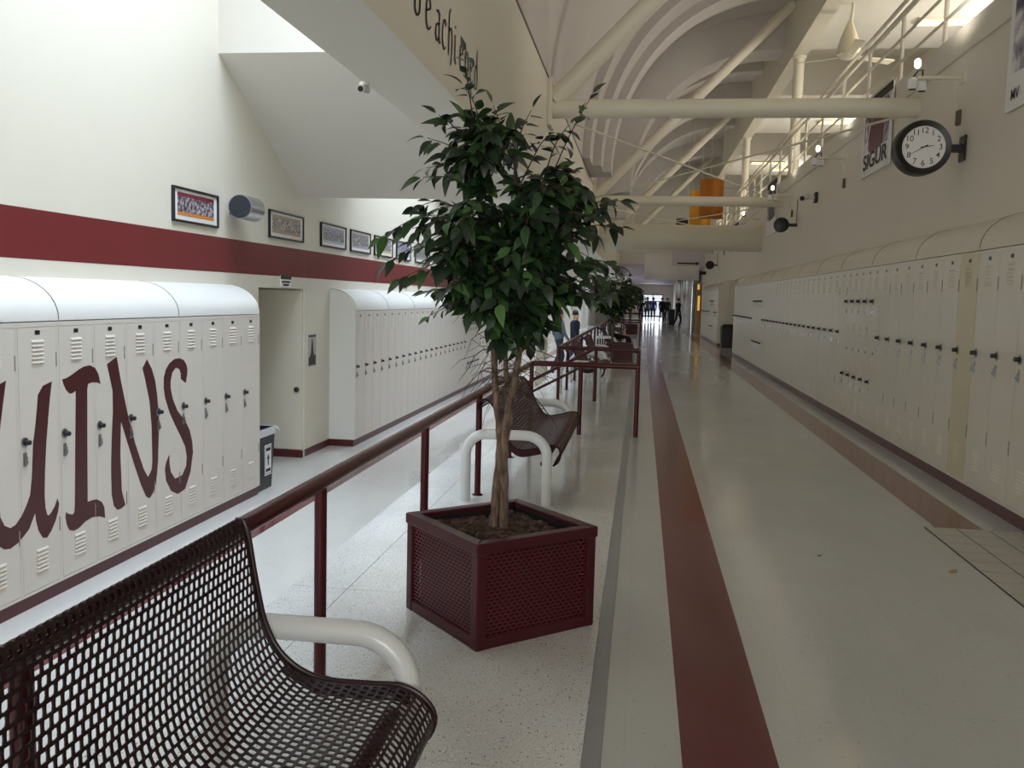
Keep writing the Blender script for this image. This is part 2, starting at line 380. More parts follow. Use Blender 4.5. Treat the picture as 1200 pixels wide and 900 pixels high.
for k in range(0, 4):
    ya = TRUSS0 + BAY * k
    if k:
        t = thing('round_column', 'round cream column rising from the upper walkway to the roof beam', 'column', (3.15, ya, 4.08), 0, 'columns along the upper walkway')
        MB().lathe([(.135, 0), (.135, .04), (.115, .05), (.115, 2.66), (.15, 2.67), (.15, 2.72)], n=20).build('shaft', 'steel', t, smooth=True)
    for q, (xx, yy) in enumerate(((4.6, ya + BAY * .62), (5.6, ya + BAY * .80))):
        t = thing('ceiling_lamp', 'warm lit ceiling panel lamp over the upper walkway', 'lamp', (xx, yy, 6.95), 0, 'warm lamps over the walkway')
        MB().box(-.62, .62, -.2, .2, -.05, 0).build('housing', 'steel', t); MB().box(-.58, .58, -.17, .17, -.06, -.05).build('diffuser', 'glow', t)
# guard railing on the walkway edge
XG = 3.03
def rail_posts(y0, y1, st): 
    n = int((y1 - y0) / st + .5); return [y0 + st * i for i in range(n + 1)]
g = thing('guard_railing', 'cream steel guard railing with three rails along the upper walkway', 'railing', (XG, 0, ZP))
for yy in rail_posts(2.05, 41.4, 1.642):
    MB().tube([(0, yy, 0), (0, yy, .86)], .024, 10).build('post', 'steel', g, smooth=True)
for dx, zz, r in ((0, .28, .018), (0, .56, .018), (0, .83, .02), (-.05, .92, .024), (.05, .92, .024)):
    MB().tube([(dx, 1.0, zz), (dx, 42, zz)], r, 10).build('rail', 'steel', g, smooth=True)

# ------------------------------------------------------------------ vault and trusses
def vault_pts(n, off=0):
    out = []
    for i in range(n + 1):
        a = PI / 2 * i / n
        out.append((3.0 - (4.17 + off) * math.cos(a) ** .9, 4.03 + (4.05 + off) * math.sin(a) ** .95))
    return out
VP, VO = vault_pts(20), vault_pts(20, .18)
v = MB(); vs = []; yl = [Y0 + i * (60 - Y0) / 46 for i in range(47)]
struct(MB().prism(VP + VO[::-1], lambda u, w_: (u, Y0, w_), lambda u, w_: (u, 60, w_)).build('ceiling_vault', 'vault', smooth=True), 'curved plaster half vault above the upper corridor')
VI = {}
def arch(y, wd, proud, label='curved plaster arch rib of the vault'):
    pi_ = []
    for i in range(21):
        a = PI / 2 * i / 20; pi_.append((3.0 - (4.17 - proud) * math.cos(a) ** .9, 4.03 + (4.05 - proud) * math.sin(a) ** .95))
    o = MB().prism(pi_ + VP[::-1], lambda u, w_: (u, y, w_), lambda u, w_: (u, y + wd, w_)).build('ceiling_rib', 'vault', smooth=True)
    return struct(o, label)
for yy, wd, pr in ((16.6, .9, .14), (17.5, .9, .30), (18.4, .8, .46), (21.8, 1.0, .80), (25.6, .5, .35), (28.4, .8, .6), (33, .6, .4), (38, .8, .6)):
    arch(yy, wd, pr)
for k in range(-1, 4):
    ya = TRUSS0 + BAY * k
    t = thing('roof_truss', 'cream tubular truss with tie pipe and raking strut %s' % (['behind the viewer', 'above the wall clock', 'crossing in front of the orange banner', 'beyond the round duct', 'at the far end'][k + 1]), 'truss', (XF, ya, 3.71))
    L = XRW - XF
    MB().tube([(0, 0, 0), (L, 0, 0)], .108, 20).build('tie_pipe', 'steel', t, smooth=True)
    MB().tube([(.05, 0, .1), (L + .0, 0, 4.2)], .115, 20).build('strut', 'steel', t, smooth=True)
    MB().box(-.0, .05, -.2, .2, -.22, .34).build('node_plate', 'steel', t, bevel=.01)
    if 0 <= k < 3:
        MB().tube([(.28, .06, -.15), (L - .05, BAY - .1, -.0)], .014, 8).build('brace_rod', 'steel', t, smooth=True)
        MB().tube([(.06, BAY - .1, .05), (L - .05, .06, -.05)], .014, 8).build('brace_rod', 'steel', t, smooth=True)
# round duct crossing the corridor
t = thing('round_duct', 'thick round cream duct crossing the corridor below the vault', 'duct', (XF, 24.1, 3.15))
MB().tube([(0, 0, 0), (XRW - XF, 0, 0)], .33, 28).build('duct_pipe', 'steel', t, smooth=True)
MB().tube([(.65, 0, 0), (.95, 0, 0)], .345, 28).build('collar', 'steel', t, smooth=True)
MB().tube([(2.3, 0, 0), (2.32, 0, 0)], .335, 28).build('collar', 'steel', t, smooth=True)
# lower ceiling and end of the corridor far away
struct(MB().box(XF, XRW, 45, Y1, 3.1, 3.3).build('ceiling_far', 'lav'), 'low lavender ceiling at the far end of the corridor')
struct(MB().box(XF, XRW + 4.3, 45, 45.2, 3.3, 8.3).build('wall_far', 'wall'), 'cream wall above the low ceiling')
e = MB(); e.box(-6.3, 7.2, 88, 88.2, ZL, .05); e.box(-6.3, 7.2, 88, 88.2, 2.15, 8.3); e.box(-6.3, .1, 88, 88.2, .05, 2.15); e.box(2.0, 7.2, 88, 88.2, .05, 2.15)
struct(e.build('wall_end', 'wall'), 'far end wall with a small window')
e = MB()
for x in (.1, 1.0, 1.93): e.box(x, x + .07, 87.95, 88.05, .05, 2.15)
for z in (.05, 1.45, 2.08): e.box(.1, 2.0, 87.95, 88.05, z, z + .07)
struct(e.build('window_20', 'dark'), 'dark framed window at the far end')
# roof over everything outside and walls behind the viewer
struct(MB().box(-6.3, 7.2, Y0 - .2, Y0, ZL, 1.0).build('wall_back', 'wall'), 'wall behind the viewer')
b = MB(); b.box(-6.3, -1.0, Y0 - .2, Y0, 1.0, 8.3); b.box(2.6, 7.2, Y0 - .2, Y0, 1.0, 8.3); b.box(-1.0, 2.6, Y0 - .2, Y0, 4.4, 8.3)
struct(b.build('wall_back', 'wall'), 'wall behind the viewer')
struct(MB().box(XW, XS, 75, Y1, 3.1, 3.3).build('ceiling_left_far', 'ceil'), 'flat ceiling over the far lower corridor')

# ------------------------------------------------------------------ lockers
LH, LB = 1.84, .097            # locker height, plinth height
def louver(w, n, pitch):
    b = MB()
    for i in range(n):
        z = -pitch * i; h = pitch * .62
        b.add([(-w, 0, z - h / 2), (w, 0, z - h / 2), (w, 0, z + h / 2), (-w, 0, z + h / 2), (-w * .93, -.009, z - h * .42), (w * .93, -.009, z - h * .42)],
              [(0, 1, 5, 4), (4, 5, 2, 3), (0, 4, 3), (1, 2, 5)])
    return b
LM = {}
for key, mat in (('L', 'locker'), ('R', 'lockerR'), ('Y', 'lockerY')):
    for wname, wd in (('s', .4178), ('d', .325)):
        hw = wd / 2
        b = MB(); fr = .012
        b.box(-hw + .0005, hw - .0005, .004, .37, LB, LB + LH); 
        b.box(-hw + .0005, -hw + fr, 0, .004, LB, LB + LH); b.box(hw - fr, hw - .0005, 0, .004, LB, LB + LH)
        b.box(-hw + fr, hw - fr, 0, .004, LB + LH - .03, LB + LH); b.box(-hw + fr, hw - fr, 0, .004, LB, LB + .022)
        LM['body', key, wname] = b.mesh('body', mat)
        dz0, dz1 = LB + .026, LB + LH - .034
        def dmesh(z0, z1):
            q = MB(); q.box(-hw + fr + .003, hw - fr - .003, -.001, .003, z0, z1)
            return q.mesh('door', mat)
        LM['door', key, wname] = dmesh(dz0, dz1)
        zm = 1.035
        LM['doorU', key, wname] = dmesh(zm + .01, dz1); LM['doorD', key, wname] = dmesh(dz0, zm - .01)
    LM['vent', key] = louver(.062, 6, .028).mesh('louver_vent', mat)
    LM['ventlow', key] = louver(.062, 6, .028).mesh('louver_vent', mat)
kb = MB(); kb.lathe([(.028, 0), (.026, -.005), (.017, -.008), (.015, -.024), (.018, -.028), (.016, -.040), (.0, -.042)], axis='y', n=14)
LM['knob'] = kb.mesh('combination_knob', 'black', True)
kr = MB().lathe([(.036, .001), (.036, -.004), (.030, -.007), (.02, -.008)], axis='y', n=18); LM['rose'] = kr.mesh('lock_plate', 'chrome', True)
lt = MB(); lt.box(-.016, .016, -.004, .001, -.046, .046); lt.box(-.010, .010, -.016, -.004, -.034, .020); lt.box(-.013, .002, -.026, -.012, -.022, -.006)
LM['latch'] = lt.mesh('latch_handle', 'chrome')
pl = MB().box(-.025, .025, -.003, .001, -.014, .014); LM['plate'] = pl.mesh('number_plate', 'dark')
hg = MB().box(-.004, .004, -.005, .002, -.05, .05); LM['hinge'] = hg.mesh('hinge', 'hinge')
def locker(side, yedge, kind, style='L', detail=2, label='', group=''):
    """yedge: the edge with lower Y; kind s(ingle) or d(ouble tier)"""
    wd = .4178 if kind == 's' else .325
    yc = yedge + wd / 2
    if side == 'L': loc, rz = (XLK, yc, ZL), PI / 2
    else: loc, rz = (XRK, yc, 0), -PI / 2
    t = thing('locker', label, 'locker', loc, rz, group)
    put('body', LM['body', style, kind], t)
    hw = wd / 2
    spec = [('door', LB + LH, LB + .07, 1.147)] if kind == 's' else [('doorU', LB + LH, 1.05, 1.545), ('doorD', 1.025, LB + .05, .63)]
    for dn, zt, zb, zk in spec:
        d = put('door', LM[dn, style, kind], t)
        kx = -hw + .058
        put('lock_plate', LM['rose'], d, (kx, 0, zk)); put('combination_knob', LM['knob'], d, (kx, -.002, zk)); put('latch_handle', LM['latch'], d, (kx - .002, 0, zk - .115))
        if detail > 0: put('number_plate', LM['plate'], d, (0, 0, zt - .068)); put('louver_vent', LM['vent', style], d, (0, -.001, zt - .125))
        if detail > 1:
            put('louver_vent', LM['ventlow', style], d, (0, -.001, zb + .22 if kind == 's' else zb + .22))
            if kind == 's':
                for z in (zt - .26, zb + .35): put('hinge', LM['hinge'], d, (hw - .018, 0, z))
    return t
def hood(side, y0, y1, label, group, end=False):
    zb = (ZL if side == 'L' else 0) + LB + LH
    pts = [(0, 0), (.0, .012)]
    for i in range(13):
        a = PI / 2 * i / 12; pts.append((.374 - .374 * math.cos(a), .012 + .288 * math.sin(a)))
    pts += [(.374, 0)]
    t = MB()
    if side == 'L': t.prism(pts, lambda u, v: (XLK - u - .003, y0 + .004, zb + .007 + v), lambda u, v: (XLK - u - .003, y1 - .004, zb + .007 + v))
    else: t.prism(pts, lambda u, v: (XRK + u + .003, y0 + .004, zb + .007 + v), lambda u, v: (XRK + u + .003, y1 - .004, zb + .007 + v))
    o = t.build('locker_hood', 'hood' if side == 'L' else 'lockerR', smooth=True)
    sm = MB(); q = [(u - .0025, v + .0015) for u, v in pts[1:-1]]; q2 = [(u + .006, v - .004) for u, v in pts[1:-1]]
    sg = -1 if side == 'L' else 1; xf = XLK if side == 'L' else XRK
    sm.prism(q + q2[::-1], lambda u, v: (xf + sg * (u + .003), y0 - .0035, zb + .007 + v), lambda u, v: (xf + sg * (u + .003), y0 + .0035, zb + .007 + v))
    sm.build('seam', 'trim', o)
    return tag(o, label, 'locker hood', group)
# near left bank
LE = 9.08; n = 13
LSPAN = {'U': (5.02, 5.78), 'I': (5.80, 6.26), 'N': (6.31, 7.04), 'S': (7.13, 7.52)}
for k in range(n):
    ye = LE - .4178 * (k + 1)
    lets = [q for q, (a_, b_) in LSPAN.items() if a_ < ye + .40 and b_ > ye + .02]
    if k == 0: lab = 'cream locker at the end of the lettered bank beside the bin'
    elif lets: lab = 'cream locker painted with part of the maroon letter ' + ' and of the letter '.join(lets)
    else: lab = 'plain cream locker between the letter S and the bin' if ye > 7 else 'plain cream locker before the letter U'
    locker('L', ye, 's', 'L', 2, lab, None if k == 0 else 'lockers: ' + lab)
baseb('baseboard_left', XLK - .36, XLK - .02, LE - .4178 * n, LE + .01, ZL, LB, 'maroon plinth under the lettered lockers')
tag(MB().box(XW + .002, XLK, LE, LE + .018, ZL + LB, ZL + LB + LH).build('locker_end_panel', 'locker', bevel=.002), 'cream end panel of the lettered locker bank facing the bin', 'end panel')
ys = 7.412
for i, (a, b) in enumerate(((7.412, LE + .02), (5.761, 7.412), (3.6, 5.761))):
    hood('L', a, b, ['white curved locker hood ending above the bin', 'white curved locker hood above the letters I and N', 'white curved locker hood above the letter U'][i], None)
# second left bank
y = 12.36; run = ['s'] * 20 + ['d'] * 5 + ['s'] * 18
L2 = 12.33
for i, kd in enumerate(run):
    wd = .4178 if kd == 's' else .325
    locker('L', y, kd, 'L', 1 if y < 21 else 0, 'cream single locker in the long bank beyond the alcove' if kd == 's' else 'cream two-tier locker in the long bank beyond the alcove', 'lockers beyond the alcove' if kd == 's' else 'two-tier lockers beyond the alcove'); y += wd
L2E = y
pp = [(0, 0), (.38, 0)] + [(.006 + .374 * math.cos(PI / 2 * i / 12), LB + LH + .012 + .288 * math.sin(PI / 2 * i / 12)) for i in range(13)] + [(0, LB + LH + .3)]
tag(MB().prism([(u, v + LB if v == 0 else v) for u, v in pp], lambda u, v: (XW + .002 + u, L2, ZL + v), lambda u, v: (XW + .002 + u, L2 + .028, ZL + v)).build('locker_end_panel', 'hood'), 'white round-shouldered end panel closing the long locker bank by the alcove', 'end panel')
baseb('baseboard_left', XW + .002, XLK - .012, L2 - .004, L2E, ZL, LB, 'maroon plinth under the long left bank of lockers')
yy = L2 + .034; i = 0
while yy < L2E - .1:
    hood('L', yy, min(yy + 1.67, L2E), 'white curved hood on the long bank beyond the alcove', 'hoods beyond the alcove'); yy += 1.67
# right bank
G0 = 6.68
def bank_right(y, run):
    for kd in run:
        wd = .4178 if kd == 's' else .325
        yel = kd == 's' and abs(y - (G0 + .4178 * 2)) < .01
        det = 2 if y < 12.5 else (1 if y < 18 else 0)
        if yel: locker('R', y, kd, 'Y', 2, 'single locker with a yellowed repainted door in the right-hand bank', None)
        elif kd == 's': locker('R', y, kd, 'R', det, 'glossy cream single locker in the right-hand bank' if y < 30 else 'cream single locker past the niche', 'right-hand single lockers' if y < 30 else 'lockers past the niche')
        else: locker('R', y, kd, 'R', det, 'two-tier cream locker in the set next to the single lockers by the clock' if y < 15 else ('two-tier cream locker in the set near the niche' if y < 30 else 'two-tier cream locker past the niche'), 'first two-tier set' if y < 15 else ('two-tier set by the niche' if y < 30 else 'two-tier lockers past the niche'))
        y += wd
    return y
ye = bank_right(G0 - .4178 * 4, ['s'] * 13 + ['d'] * 5 + ['s'] * 19 + ['d'] * 5 + ['s'] * 11)
REND = ye
baseb('baseboard_right', XRK + .015, XRK + .36, G0 - .4178 * 4, REND, 0, LB, 'maroon plinth under the right-hand lockers')
seams = [4.9, 6.5, 7.62, 9.3, 10.95]
s_ = [4.24]; 
while s_[-1] < REND - .2: s_.append(min(s_[-1] + 1.655, REND))
for a, b in zip(s_, s_[1:]): hood('R', a, b, 'cream curved hood on the right-hand lockers', 'right-hand hoods')
pr = [(0, 0), (.374, 0), (.374, LH + .3)] + [(.374 - .374 * math.cos(PI / 2 * i / 12), LH + .012 + .288 * math.sin(PI / 2 * i / 12)) for i in range(12, -1, -1)]
ye2 = bank_right(31.7, ['s'] * 4 + ['d'] * 5 + ['s'] * 12)
tag(MB().prism(pr, lambda u, v: (XRK + u, 31.67, LB + v), lambda u, v: (XRK + u, 31.70, LB + v)).build('locker_end_panel', 'wall'), 'beige round-shouldered end panel of the locker bank past the niche', 'end panel')
baseb('baseboard_right', XRK + .015, XRK + .36, 31.69, ye2, 0, LB, 'maroon plinth under the lockers past the niche')
yy = 31.706
while yy < ye2 - .1: hood('R', yy, min(yy + 1.67, ye2), 'cream curved hood past the niche', 'hoods past the niche'); yy += 1.67

# painted letters on the left bank, given as (Y, z) outlines on the locker fronts
LET = {
  'U': [(5.216, 0.870), (5.181, 0.715), (5.152, 0.582), (5.120, 0.368), (5.119, 0.148), (5.129, 0.002), (5.165, -0.062), (5.219, -0.093), (5.268, -0.083), (5.328, -0.040), (5.380, 0.023), (5.417, 0.084), (5.438, 0.196), (5.459, 0.424), (5.485, 0.536), (5.507, 0.660), (5.519, 0.746), (5.573, 0.804), (5.668, 0.825), (5.646, 0.721), (5.630, 0.634), (5.612, 0.518), (5.594, 0.403), (5.575, 0.228), (5.564, 0.052), (5.570, -0.038), (5.586, -0.090), (5.604, -0.100), (5.632, -0.083), (5.670, -0.049), (5.699, -0.001), (5.717, -0.041), (5.706, -0.088), (5.675, -0.154), (5.627, -0.214), (5.580, -0.251), (5.535, -0.239), (5.493, -0.180), (5.470, -0.103), (5.463, -0.049), (5.399, -0.144), (5.347, -0.178), (5.280, -0.211), (5.214, -0.228), (5.159, -0.218), (5.121, -0.191), (5.047, -0.110), (5.010, 0.064), (5.011, 0.280), (5.047, 0.597), (5.068, 0.755), (5.132, 0.845)],
  'I': [(5.780, 0.830), (5.832, 0.835), (5.891, 0.854), (5.971, 0.885), (6.032, 0.902), (6.104, 0.906), (6.166, 0.883), (6.207, 0.835), (6.232, 0.756), (6.184, 0.773), (6.121, 0.778), (6.079, 0.770), (6.067, 0.733), (6.057, 0.393), (6.050, 0.076), (6.046, -0.103), (6.104, -0.103), (6.157, -0.108), (6.221, -0.142), (6.253, -0.189), (6.261, -0.277), (6.185, -0.246), (6.100, -0.232), (6.016, -0.243), (5.933, -0.274), (5.873, -0.278), (5.824, -0.259), (5.797, -0.214), (5.784, -0.162), (5.790, -0.120), (5.818, -0.139), (5.867, -0.157), (5.887, -0.143), (5.894, -0.081), (5.913, 0.352), (5.928, 0.660), (5.931, 0.734), (5.886, 0.720), (5.857, 0.723), (5.820, 0.751), (5.793, 0.796)],
  'N': [(6.318, 0.898), (6.449, 0.948), (6.470, 0.867), (6.504, 0.744), (6.583, 0.499), (6.690, 0.230), (6.811, -0.002), (6.874, -0.079), (6.931, -0.025), (6.943, 0.045), (6.939, 0.334), (6.911, 0.552), (6.850, 0.734), (6.811, 0.831), (6.880, 0.901), (6.950, 0.820), (7.003, 0.709), (7.032, 0.589), (7.052, 0.415), (7.049, 0.246), (7.033, 0.029), (7.017, -0.063), (6.995, -0.159), (6.946, -0.231), (6.892, -0.263), (6.840, -0.235), (6.766, -0.121), (6.666, 0.073), (6.577, 0.261), (6.495, 0.436), (6.489, 0.376), (6.477, 0.175), (6.484, 0.045), (6.490, -0.113), (6.536, -0.238), (6.476, -0.254), (6.427, -0.253), (6.380, -0.211), (6.354, -0.118), (6.350, 0.064), (6.352, 0.130), (6.367, 0.347), (6.386, 0.524), (6.387, 0.689), (6.352, 0.799)],
  'S': [(7.514, 0.646), (7.538, 0.713), (7.547, 0.766), (7.525, 0.816), (7.480, 0.857), (7.405, 0.877), (7.318, 0.874), (7.235, 0.843), (7.174, 0.794), (7.140, 0.724), (7.138, 0.637), (7.159, 0.549), (7.227, 0.421), (7.321, 0.296), (7.418, 0.178), (7.492, 0.080), (7.521, -0.018), (7.509, -0.101), (7.436, -0.171), (7.312, -0.179), (7.240, -0.105), (7.220, -0.026), (7.219, 0.053), (7.164, -0.006), (7.142, -0.064), (7.158, -0.164), (7.237, -0.270), (7.353, -0.326), (7.485, -0.307), (7.585, -0.170), (7.635, 0.002), (7.621, 0.109), (7.572, 0.223), (7.496, 0.311), (7.367, 0.413), (7.289, 0.525), (7.251, 0.626), (7.252, 0.687), (7.282, 0.759), (7.342, 0.797), (7.404, 0.781), (7.428, 0.741), (7.427, 0.692)],
}
for ch, pts in LET.items():
    o = MB().prism(pts, lambda u, v: (XLK + .0012, u, v), lambda u, v: (XLK + .0022, u, v)).build('painted_letter', 'letter')
    tag(o, 'dark maroon letter %s painted across the cream lockers' % ch, 'lettering')

# ------------------------------------------------------------------ maroon guard rails beside the terrazzo
XR_, ZR = -1.166, .772
def rail_section(y0, y1, posts, label, near_bar, far_bar):
    t = thing('guard_rail', label, 'railing', (XR_, y0, 0))
    MB().tube([(0, 0, ZR), (0, y1 - y0, ZR)], .030, 14).build('top_rail', 'rail', t, smooth=True)
    for p in posts:
        MB().tube([(0, p - y0, 0), (0, p - y0, ZR - .02)], .0235, 12).build('post', 'rail', t, smooth=True)
        MB().lathe([(.042, 0), (.042, .006), (.03, .012)], (0, p - y0, 0), 14).build('post_flange', 'rail', t, smooth=True)
    for on, yb in ((near_bar, 0), (far_bar, y1 - y0)):
        if not on: continue
        MB().tube([(0, yb, ZR), (1.154, yb, ZR)], .030, 14).build('cross_rail', 'rail', t, smooth=True)
        for xx in (.538, 1.154): MB().tube([(xx, yb, .006), (xx, yb, ZR - (.0 if xx > 1 else .02))], .026, 12).build('post', 'rail', t, smooth=True)
    return t
rail_section(-3.0, 9.80, [-1.75, -.1, 1.54, 3.20, 4.86, 6.56, 8.2, 9.80], 'maroon tube guard rail running past the near benches and planter', False, True)
r2 = rail_section(13.12, 30.1, [13.12, 14.7, 16.43, 18.2, 19.9, 21.6, 23.3, 25, 26.7, 28.4, 30.1], 'maroon tube guard rail beyond the first stair opening', True, True)
rail_section(33.6, 50, [33.6, 36, 38.4, 40.8, 43.2, 45.6, 48, 50], 'maroon tube guard rail beyond the second stair opening', True, True)
rail_section(53.2, 66, [53.2, 56, 59, 62, 66], 'maroon tube guard rail far down the corridor', True, False)
t = thing('stair_handrail', 'sloping maroon stair handrail beside the first stair opening', 'handrail', (-.66, 13.04, 0))
MB().tube([(0, 0, .77), (-1.06, 0, .19)], .024, 12).build('handrail', 'rail', t, smooth=True)
MB().tube([(.0, 0, .60), (-1.06, 0, .02)], .020, 12).build('handrail', 'rail', t, smooth=True)
MB().tube([(-1.06, 0, ZL / 4), (-1.06, 0, .20)], .022, 12).build('post', 'rail', t, smooth=True)

# ------------------------------------------------------------------ expanded-metal sheets
def lattice(us, vs, fn, W, R, hole=.72, holev=.68, sk=0):
    """staggered sheet with rounded holes over u in us, v in vs (2-tuples); fn(u, v) -> point"""
    b = MB(); nu = max(1, round((us[1] - us[0]) / W)); nv = max(1, round((vs[1] - vs[0]) / R))
    W = (us[1] - us[0]) / nu; R = (vs[1] - vs[0]) / nv
    ring = [(-1, -1), (0, -1), (1, -1), (1, 0), (1, 1), (0, 1), (-1, 1), (-1, 0)]
    ins = [(-.90 - sk, -.90), (-sk, -1), (.90 - sk, -.90), (1, 0), (.90 + sk, .90), (sk, 1), (-.90 + sk, .90), (-1, 0)]
    for j in range(nv):
        off = .5 if j % 2 else 0
        for i in range(-1, nu + 1):
            u0 = us[0] + (i + off) * W; v0 = vs[0] + j * R
            lo, hi = max(u0, us[0]), min(u0 + W, us[1])
            if hi - lo < W * .2: continue
            cu, cv, hu, hv = (lo + hi) / 2, v0 + R / 2, (hi - lo) / 2, R / 2
            vv = [fn(cu + a * hu, cv + c * hv) for a, c in ring] + [fn(cu + a * hu * hole, cv + c * hv * holev) for a, c in ins]
            b.add(vv, [(k, (k + 1) % 8, 8 + (k + 1) % 8, 8 + k) for k in range(8)])
    return b
def smooth_path(pts, n):
    out = []; P = [pts[0]] + list(pts) + [pts[-1]]
    for i in range(1, len(P) - 2):
        for k in range(n):
            t = k / n; a, b, c, d = P[i - 1], P[i], P[i + 1], P[i + 2]
            out.append(tuple(.5 * (2 * b[q] + (c[q] - a[q]) * t + (2 * a[q] - 5 * b[q] + 4 * c[q] - d[q]) * t * t + (3 * b[q] - a[q] - 3 * c[q] + d[q]) * t ** 3) for q in range(len(pts[0]))))
    out.append(tuple(pts[-1])); return out
class Path:
    def __init__(s, pts, n=8):
        s.p = [Vector(q) for q in smooth_path(pts, n)]; s.d = [0]
        for a, b in zip(s.p, s.p[1:]): s.d.append(s.d[-1] + (b - a).length)
        s.L = s.d[-1]
    def at(s, u):
        u = min(max(u, 0), s.L)
        for i in range(len(s.d) - 1):
            if u <= s.d[i + 1] + 1e-9:
                k = (u - s.d[i]) / max(1e-9, s.d[i + 1] - s.d[i]); return s.p[i].lerp(s.p[i + 1], k)
        return s.p[-1]
BL = 2.03
def bench_shell(prof, hole=.72, holev=.74, mat='mesh'):
    P = Path(prof)
    tab = [P.at(P.L * i / 600) for i in range(601)]
    def fn(y, u):
        q = tab[min(600, max(0, int(round(u / P.L * 600))))]; return (q.x, y, q.y)
    sh = lattice((.034, BL - .034), (.012, P.L - .012), fn, .0268, .0262, hole, holev, -.22)
    ed = MB()
    for ya, yb in ((.006, .034), (BL - .034, BL - .006)):
        for i in range(0, 600, 12): ed.quad(*[(tab[q].x, w_, tab[q].y) for q, w_ in ((i, ya), (i + 12, ya), (i + 12, yb), (i, yb))])
    for yy in (.008, BL - .008):
        for i in range(264, 470, 12): ed.quad(*[(tab[q].x, yy, tab[q].y - dz_) for q, dz_ in ((i, 0), (i + 12, 0), (i + 12, .05), (i, .05))])
    for yy in (.008, BL - .008): ed.tube([(tab[i].x, yy, tab[i].y) for i in range(0, 601, 12)], .0075, 8)
    for u in (0, 600): ed.tube([(tab[u].x, .008, tab[u].y), (tab[u].x, BL - .008, tab[u].y)], .007, 8)
    return sh.mesh('mesh_shell', mat), ed.mesh('edge_rim', mat, True)
prof1 = [(-1.128, .782), (-1.134, .806), (-1.128, .826), (-1.112, .826), (-1.094, .775), (-1.070, .640), (-1.038, .510), (-.978, .422), (-.880, .374), (-.735, .370), (-.640, .372), (-.575, .345), (-.537, .295), (-.548, .235), (-.585, .195)]
prof2 = [(-1.150, .665), (-1.148, .708), (-1.120, .738), (-1.080, .735), (-1.035, .690), (-.980, .566), (-.915, .440), (-.835, .382), (-.725, .397), (-.610, .425), (-.555, .412), (-.538, .365), (-.55, .31), (-.585, .28)]
def bench(y0, prof, label, thick, meshes):
    t = thing('bench', label, 'bench', (0, y0, 0))
    o = put('mesh_shell', meshes[0], t)
    if thick:
        s = o.modifiers.new('thickness', 'SOLIDIFY'); s.thickness = .0035; s.offset = 0
    put('edge_rim', meshes[1], t)
    for yy in (.0, BL):
        zt, fx, bx, rr = .496, -.628, -1.222, .155
        p = [(bx, yy, 0), (bx, yy, zt - rr)] + [(bx + rr - rr * math.cos(a), yy, zt - rr + rr * math.sin(a)) for a in [PI / 2 * i / 8 for i in range(1, 9)]]
        p += [(fx - rr + rr * math.sin(a), yy, zt - rr + rr * math.cos(a)) for a in [PI / 2 * i / 8 for i in range(0, 9)]] + [(fx, yy, 0)]
        sg = -1 if yy == 0 else 1
        p = [(a, b + sg * .040, c) for a, b, c in p]
        MB().tube(p, .037, 18).build('armrest', 'whitetube', t, smooth=True)
    sp = MB()
    z = .31 if prof is prof2 else .30
    sp.tube([(-.66, 0, z - .02), (-.66, BL, z - .02)], .022, 12)
    sp.build('support_bar', 'rail', t, smooth=True)
    for yy in (.02, BL - .02):
        MB().lathe([(.013, -.012), (.013, .012)], (-.66, yy, z + .045), 10, 'y').build('bolt', 'chrome', t)
    return t
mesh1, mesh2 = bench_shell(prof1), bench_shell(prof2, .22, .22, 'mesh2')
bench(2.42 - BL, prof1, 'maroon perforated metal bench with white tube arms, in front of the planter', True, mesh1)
for yb, lab in ((6.40, 'maroon metal bench with white arms between the potted tree and the stair opening'), (14.1, 'maroon metal bench with white arms just past the stair opening'), (17.3, 'maroon metal bench with white arms before the far potted tree'), (24.2, 'maroon metal bench with white arms where a person in black sits'), (35, 'small far maroon bench beyond the second stair opening')):
    bench(yb, prof2, lab, False, mesh2)

# ------------------------------------------------------------------ planters
PS, PH = .632, .462
def planter(loc, rz, label):
    t = thing('planter_box', label, 'planter', loc, rz)
    h = PS / 2
    for i, (sx, sy) in enumerate(((-1, -1), (1, -1), (1, 1), (-1, 1))):
        b = MB().box(min(sx * h, sx * (h - .05)), max(sx * h, sx * (h - .05)), min(sy * h, sy * (h - .05)), max(sy * h, sy * (h - .05)), 0, PH - .045)
        b.build('corner_post', 'planter', t, bevel=.006)
    for i in range(4):
        a = i * PI / 2
        o = MB().box(-h + .05, h - .05, -h + .004, -h + .02, .0, .05).build('bottom_bar', 'planter', t, bevel=.004); o.rotation_euler.z = a
        o = MB().prism([(-h - .006, 0), (-h + .05, 0), (-h + .05, .05), (-h - .006, .05)], lambda u, v: (-h - .006 if u < -h + .02 else -h + .05, u, PH - .05 + v), lambda u, v: (h + .006 if u < -h + .02 else h - .05, u, PH - .05 + v)).build('rim_bar', 'planter', t, bevel=.006); o.rotation_euler.z = a
        o = put('mesh_panel', PANEL, t); o.rotation_euler.z = a
    b = MB(); g = h - .05
    for sx in (-1, 1):
        b.box(min(sx * g, sx * (g - .012)), max(sx * g, sx * (g - .012)), -g, g, .01, PH - .02); b.box(-g, g, min(sx * g, sx * (g - .012)), max(sx * g, sx * (g - .012)), .01, PH - .02)
    b.box(-g, g, -g, g, .01, .03)
    b.build('liner', 'liner', t)
    return t
hh = PS / 2
pm = lattice((-hh + .05, hh - .05), (.05, PH - .05), lambda u, v: (u, -hh + .012, v), .0295, .0165, .74, .66)
for i in range(len(pm.v)): pass
PANEL = pm.mesh('mesh_panel', 'pmesh')
PC = (-.608, 4.035, 0); PRZ = math.radians(-47.7)
planter(PC, PRZ, 'dark maroon square planter with perforated sides holding the large ficus')
planter((-.49, 21.95, 0), 0, 'maroon planter box under the second tree past the stair opening')
